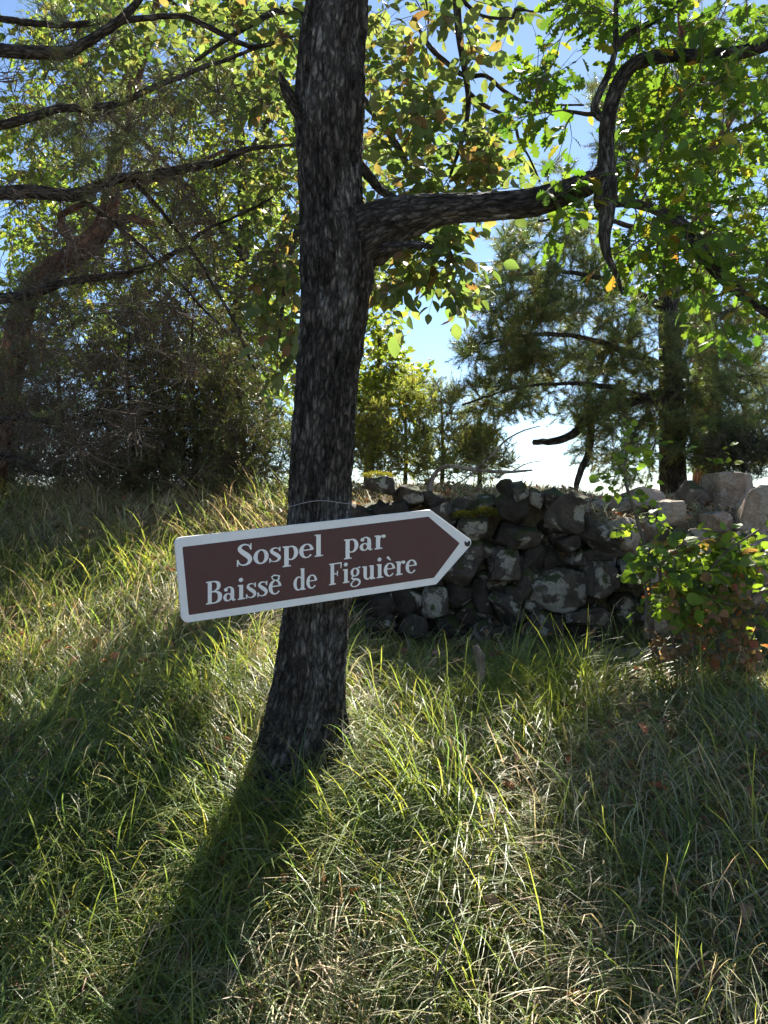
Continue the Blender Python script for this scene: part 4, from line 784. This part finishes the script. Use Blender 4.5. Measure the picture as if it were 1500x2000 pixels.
shrub(403, 'dry_shrub', 'dry reddish shrub with withered brown leaves under the bramble', [[(1420, 1356, 4.35, 3), (1400, 1240, 4.3, 2), (1390, 1190, 4.3, 2)], [(1430, 1356, 4.35, 3), (1470, 1240, 4.3, 2), (1500, 1180, 4.3, 2)], [(1410, 1356, 4.35, 3), (1340, 1250, 4.3, 2), (1310, 1210, 4.3, 2)]],
    [(1380, 1240, 110, 45, 4., 4.5, 34), (1460, 1220, 60, 60, 4., 4.5, 20)], T_round, .045, [(3, .2, .12, .07), (2, .28, .15, .09), (1, .1, .12, .04), (1, .3, .1, .06)], per=2, lper=3)
def stick(name, rows, label, twigs=(), material=M_dead, cat='branch', seed=1, k=10):
    rng = np.random.default_rng(seed); p, r = px_limb(rows); base = p[0].copy(); root = thing(name, base, label, cat)
    v, q, t = bark_tube(p, r, k, seed, .12, 8, 60); g = Geo(); g.add(v, t, q, LASTC[0]); link('stem', g.mesh('stem', base), material, root)
    for tw in twigs:
        p, r = px_limb(tw); g = Geo(); g.tube(p, r, 5); link('twig', g.mesh('twig', base, tint=False), material, root)
stick('bare_branch', [(838, 962, 5.6, 5), (842, 940, 5.6, 5), (860, 915, 5.6, 4), (890, 911, 5.55, 4), (930, 918, 5.5, 3.5), (990, 922, 5.5, 3), (1040, 918, 5.5, 1.5)], 'thin bare grey branch arching over the wall top',
      [[(925, 918, 5.5, 3), (960, 890, 5.5, 2.5), (985, 862, 5.5, 2), (1020, 842, 5.5, 1.5), (1055, 832, 5.5, 1)], [(960, 889, 5.5, 2), (985, 892, 5.5, 1.5), (1000, 884, 5.5, 1), (1005, 872, 5.5, .8)], [(930, 918, 5.5, 2), (905, 938, 5.5, 1.5), (880, 950, 5.5, 1.2)], [(1000, 921, 5.5, 1.6), (1030, 905, 5.5, 1), (1060, 900, 5.5, .8)]], M_dead, seed=7)
stick('rotten_log', [(1150, 1286, 4.95, 8), (1190, 1280, 4.95, 10), (1240, 1276, 4.95, 11), (1290, 1274, 4.95, 10), (1325, 1270, 4.95, 7)], 'old grey fallen log lying before the foot of the wall', [], M_dead, 'log', 8, 16)
stick('dead_stem', [(905, 1420, 3.85, 8), (915, 1385, 3.9, 8), (932, 1345, 3.95, 7), (940, 1310, 3.95, 8), (936, 1275, 3.95, 10), (928, 1262, 3.95, 6)], 'pale broken dead stem standing in the grass before the stone wall', [], M_dead, 'dead stem', 9, 12)
stick('fallen_twig', [(640, 1520, 3.34, 4), (680, 1516, 3.32, 4), (720, 1520, 3.3, 3)], 'short grey twig lying at the foot of the oak trunk', [], M_dead, seed=10)
stick('dry_stalk', [(832, 2110, 2.2, 2.3), (838, 1960, 2.2, 2.2), (865, 1880, 2.2, 2), (895, 1780, 2.2, 1.6), (918, 1690, 2.2, 1.2), (930, 1640, 2.2, .8)], 'single thin dark stalk standing tall above the grass of the bank', [], M_twig, 'stalk', 12, 5)

# ------------------------------------------------------------------ grass
rng = np.random.default_rng(77)
def blades(rng, bx, by, L, W, az, th0, kap, col, seg=4, twist=.35, lift=0.):
    n = len(bx); z = ground_h(bx, by)-.01+lift; p = np.stack([bx, by, z], 1); V = []
    u = np.linspace(0, 1, seg+1); wv = np.stack([-np.sin(az+twist), np.cos(az+twist), np.zeros(n)], 1)
    for k in range(seg+1):
        w = W*(.75 if k == 0 else (1-u[k]**2.2))*.5
        if k < seg: V += [p-wv*w[:, None], p+wv*w[:, None]]
        else: V.append(p)
        th = th0+kap*(u[k]+.5/seg); a2 = az+.25*np.sin(az*7+k)*u[k]
        p = p+(L/seg)[:, None]*np.stack([np.sin(th)*np.cos(a2), np.sin(th)*np.sin(a2), np.cos(th)], 1)
    nv = 2*seg+1; V = np.stack(V, 1).reshape(-1, 3); b = (np.arange(n)*nv)[:, None]
    q = np.concatenate([b+np.array([[2*k, 2*k+1, 2*k+3, 2*k+2]]) for k in range(seg-1)]); t = b+np.array([[2*seg-2, 2*seg-1, 2*seg]])
    return V, t, q, np.repeat(col, nv, 0)
def sample(rng, n, d0=1.5, d1=8.8, m=.72):
    d = rng.uniform(d0, d1, n); return rng.uniform(-1, 1, n)*((m-.14)*d+.75), d
def keep(x, y):
    tr_ = np.hypot(x-oakb[0], y-TD) < .17
    yw = wall_y(x); inw = (x > -.3) & (x < 1.62) & (y > yw-.06) & (y < yw+.26)
    return ~(tr_ | inw)
def zone_terrace(x, y): return sstep(0, .3, y-wall_y(x)-.1)*sstep(-.5, -.2, x)
def dryness(x, y):
    q = np.stack([x*1.1, y*1.1, x*0], 1); f = .37+1.25*(fbm(q, 31, 3)-.5)
    pp = proj(np.stack([x, y, ground_h(x, y)], 1)); px, py = pp[:, 0], pp[:, 1]
    def b(cx, cy, rx, ry): return np.exp(-((px-cx)/rx)**2-((py-cy)/ry)**2)
    f = f+.6*b(600, 1900, 220, 150)+.75*b(200, 1000, 260, 80)+.45*b(1380, 1460, 220, 130)+.6*b(470, 1200, 190, 90)+.3*b(760, 1480, 120, 60)+.3*b(1330, 1920, 220, 90)-.6*b(1050, 1395, 140, 65)-.3*b(250, 1350, 260, 130)-.35*b(950, 1530, 200, 90)-.3*b(520, 1650, 150, 120)
    f = f+.75*zone_terrace(x, y)
    return np.clip(f, .03, .95)
def tussocks(rng, nc, nb):
    cx, cy = sample(rng, nc); k = keep(cx, cy); cx, cy = cx[k], cy[k]; nc = len(cx)
    caz = 2*math.pi*fbm(np.stack([cx*.6, cy*.6, cx*0+9], 1), 51, 2)*1.6+rng.normal(0, .5, nc); clen = np.exp(rng.normal(0, .22, nc)); cdry = dryness(cx, cy); cth = rng.uniform(.05, .85, nc)
    ch = fbm(np.stack([cx*.9, cy*.9, cx*0+4], 1), 61, 2)
    i = rng.integers(0, nc, nb); spread = .02+.075*rng.random(nb); a = rng.uniform(0, 2*math.pi, nb)
    return cx[i]+spread*np.cos(a)*1.2, cy[i]+spread*np.sin(a)*1.2, a, caz[i], clen[i], cdry[i], cth[i], ch[i]
NB = 112000
x, y, a, caz, clen, cdry, cth, ch = tussocks(rng, 4100, NB)
fx, fy = sample(rng, 24000); x = np.r_[x, fx]; y = np.r_[y, fy]; n = len(x); e = len(fx)
a = np.r_[a, rng.uniform(0, 6.28, e)]; caz = np.r_[caz, rng.uniform(0, 6.28, e)]; clen = np.r_[clen, np.full(e, .8)]; cdry = np.r_[cdry, dryness(fx, fy)]; cth = np.r_[cth, rng.uniform(.1, .6, e)]; ch = np.r_[ch, rng.random(e)]
ter = zone_terrace(x, y); kp = keep(x, y) & (rng.random(n) > ter*.72)
az = np.arctan2(np.sin(a)*.7+np.sin(caz)*.8, np.cos(a)*.7+np.cos(caz)*.8)+rng.normal(0, .3, n)
nearw = sstep(.95, .7, wall_y(x)-y)*sstep(-.4, 0., x)*(y < wall_y(x)); L = .33*(1-.5*nearw)*clen*np.exp(rng.normal(0, .28, n))*(1-.55*ter)*(.8+.4*ch); L = np.minimum(L*1.12*np.where(y < 2.2, .85, 1), .58); th0 = np.abs(cth+rng.normal(0, .22, n)); kap = np.clip(rng.gamma(4.5, .46, n), .3, 3.4)
dist_w = np.clip(y/3, .8, 3); W = rng.uniform(.0036, .0085, n)*np.where(rng.random(n) < .3, .6, 1)*(1+.35*(dist_w-1))
isdry = rng.random(n) < cdry
GP = pick_colors(rng, n, [(5, .14, .195, .07), (3, .115, .17, .08), (3, .19, .235, .065), (2, .26, .28, .09)], .16)
DP = pick_colors(rng, n, [(4, .54, .46, .29), (3, .44, .39, .26), (2, .62, .55, .38), (1, .34, .25, .15), (1, .44, .43, .21)], .16)
gp = proj(np.stack([x, y, ground_h(x, y)], 1)); tuft = np.exp(-((gp[:, 0]-1050)/130)**2-((gp[:, 1]-1395)/55)**2)   # sunlit yellow green of the tuft below the wall, painted into blade colour
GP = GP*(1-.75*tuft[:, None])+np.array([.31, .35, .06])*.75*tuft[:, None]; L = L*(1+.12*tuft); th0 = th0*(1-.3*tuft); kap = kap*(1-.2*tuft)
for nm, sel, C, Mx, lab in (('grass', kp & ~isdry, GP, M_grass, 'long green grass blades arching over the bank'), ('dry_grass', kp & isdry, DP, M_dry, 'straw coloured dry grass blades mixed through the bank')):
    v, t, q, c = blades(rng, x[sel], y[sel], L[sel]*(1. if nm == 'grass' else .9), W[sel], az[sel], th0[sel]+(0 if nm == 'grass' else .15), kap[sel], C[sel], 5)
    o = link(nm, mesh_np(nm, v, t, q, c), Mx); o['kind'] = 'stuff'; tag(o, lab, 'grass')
# thatch of flat dead blades
n = 72000; x, y = sample(rng, n); k = keep(x, y); x, y = x[k], y[k]; n = len(x)
v, t, q, c = blades(rng, x, y, rng.uniform(.06, .22, n), rng.uniform(.002, .0038, n)*np.clip(y/3, 1, 2), rng.uniform(0, 6.28, n), rng.uniform(1.1, 1.5, n), rng.uniform(.0, .35, n), pick_colors(rng, n, [(4, .48, .40, .25), (3, .36, .30, .19), (1.5, .22, .16, .1), (3, .56, .49, .34), (1, .16, .17, .07)], .2), 2, .35, rng.uniform(0, .03, n))
o = link('dead_thatch', mesh_np('dead_thatch', v, t, q, c), M_dry); o['kind'] = 'stuff'; tag(o, 'flattened layer of dead straw under the growing grass', 'dry grass')
# leaf litter
n = 6500; x, y = sample(rng, n, 1.8, 8.5); pp = proj(np.stack([x, y, ground_h(x, y)], 1))
wgt = .4+.9*zone_terrace(x, y)+.8*np.exp(-((pp[:, 0]-1400)/170)**2-((pp[:, 1]-1240)/90)**2)+.35*np.exp(-((pp[:, 0]-1350)/250)**2-((pp[:, 1]-1480)/150)**2)
k = keep(x, y) & (rng.random(n) < wgt); x, y = x[k], y[k]; n = len(x)
pos = np.stack([x, y, ground_h(x, y)+rng.uniform(.012, .13, n)*(1-.75*zone_terrace(x, y))], 1); dr = rand_dir(rng, n); dr[:, 2] *= .35
v, t, c = place(leaf_tpl([(0, .01), (.25, .2), (.5, .28), (.8, .16), (1, .02)], .7, .5), pos, basis(dr, unit(np.array([0, 0, 1.])+rng.normal(0, .5, (n, 3)))), rng.uniform(.045, .09, n), pick_colors(rng, n, [(3, .2, .115, .06), (2, .28, .17, .10), (2, .13, .075, .045), (1, .33, .24, .16), (.7, .3, .1, .04)], .2), np.zeros(3))
o = link('leaf_litter', mesh_np('leaf_litter', v, t, tint=c), M_litter); o['kind'] = 'stuff'; tag(o, 'scattered brown fallen leaves on the terrace and bank', 'fallen leaves')

# seed-head stalks standing above the bank
g = Geo(); n = 260; x, y = sample(rng, n, 2.0, 7.8, .6); k = keep(x, y); x, y = x[k], y[k]; z = ground_h(x, y)
for i in range(len(x)):
    h = rng.uniform(.22, .42)*(.6 if zone_terrace(x[i:i+1], y[i:i+1])[0] > .5 else 1); a_ = rng.uniform(0, 6.28); ln = rng.uniform(.05, .2)
    u = np.linspace(0, 1, 6)[:, None]; d_ = np.array([math.cos(a_), math.sin(a_), 0]); b_ = np.array([x[i], y[i], z[i]-.02])
    pts = b_+u*np.array([0, 0, h])+d_*ln*u**2; col = pick_colors(rng, 1, [(3, .48, .40, .25), (2, .36, .28, .18), (1, .30, .30, .13)], .15)[0]
    g.tube(pts, np.linspace(.0011, .0006, 6), 3, False, col)
    for j in range(11):
        q = pts[-1]-(pts[-1]-pts[-2])*(1.1*j/11); e_ = unit(rng.normal(size=3)*.7+np.array([0, 0, 1.])+d_*.5); s_ = unit(np.cross(e_, rng.normal(size=3)))*.0017; L_ = rng.uniform(.010, .02)
        g.add(np.array([q, q+e_*L_*.5-s_, q+e_*L_, q+e_*L_*.5+s_]), None, np.array([[0, 1, 2, 3]]), col)
o = link('seed_grass', g.mesh('seed_grass'), M_dry); o['kind'] = 'stuff'; tag(o, 'thin straw coloured grass stalks with feathery seed heads', 'grass')
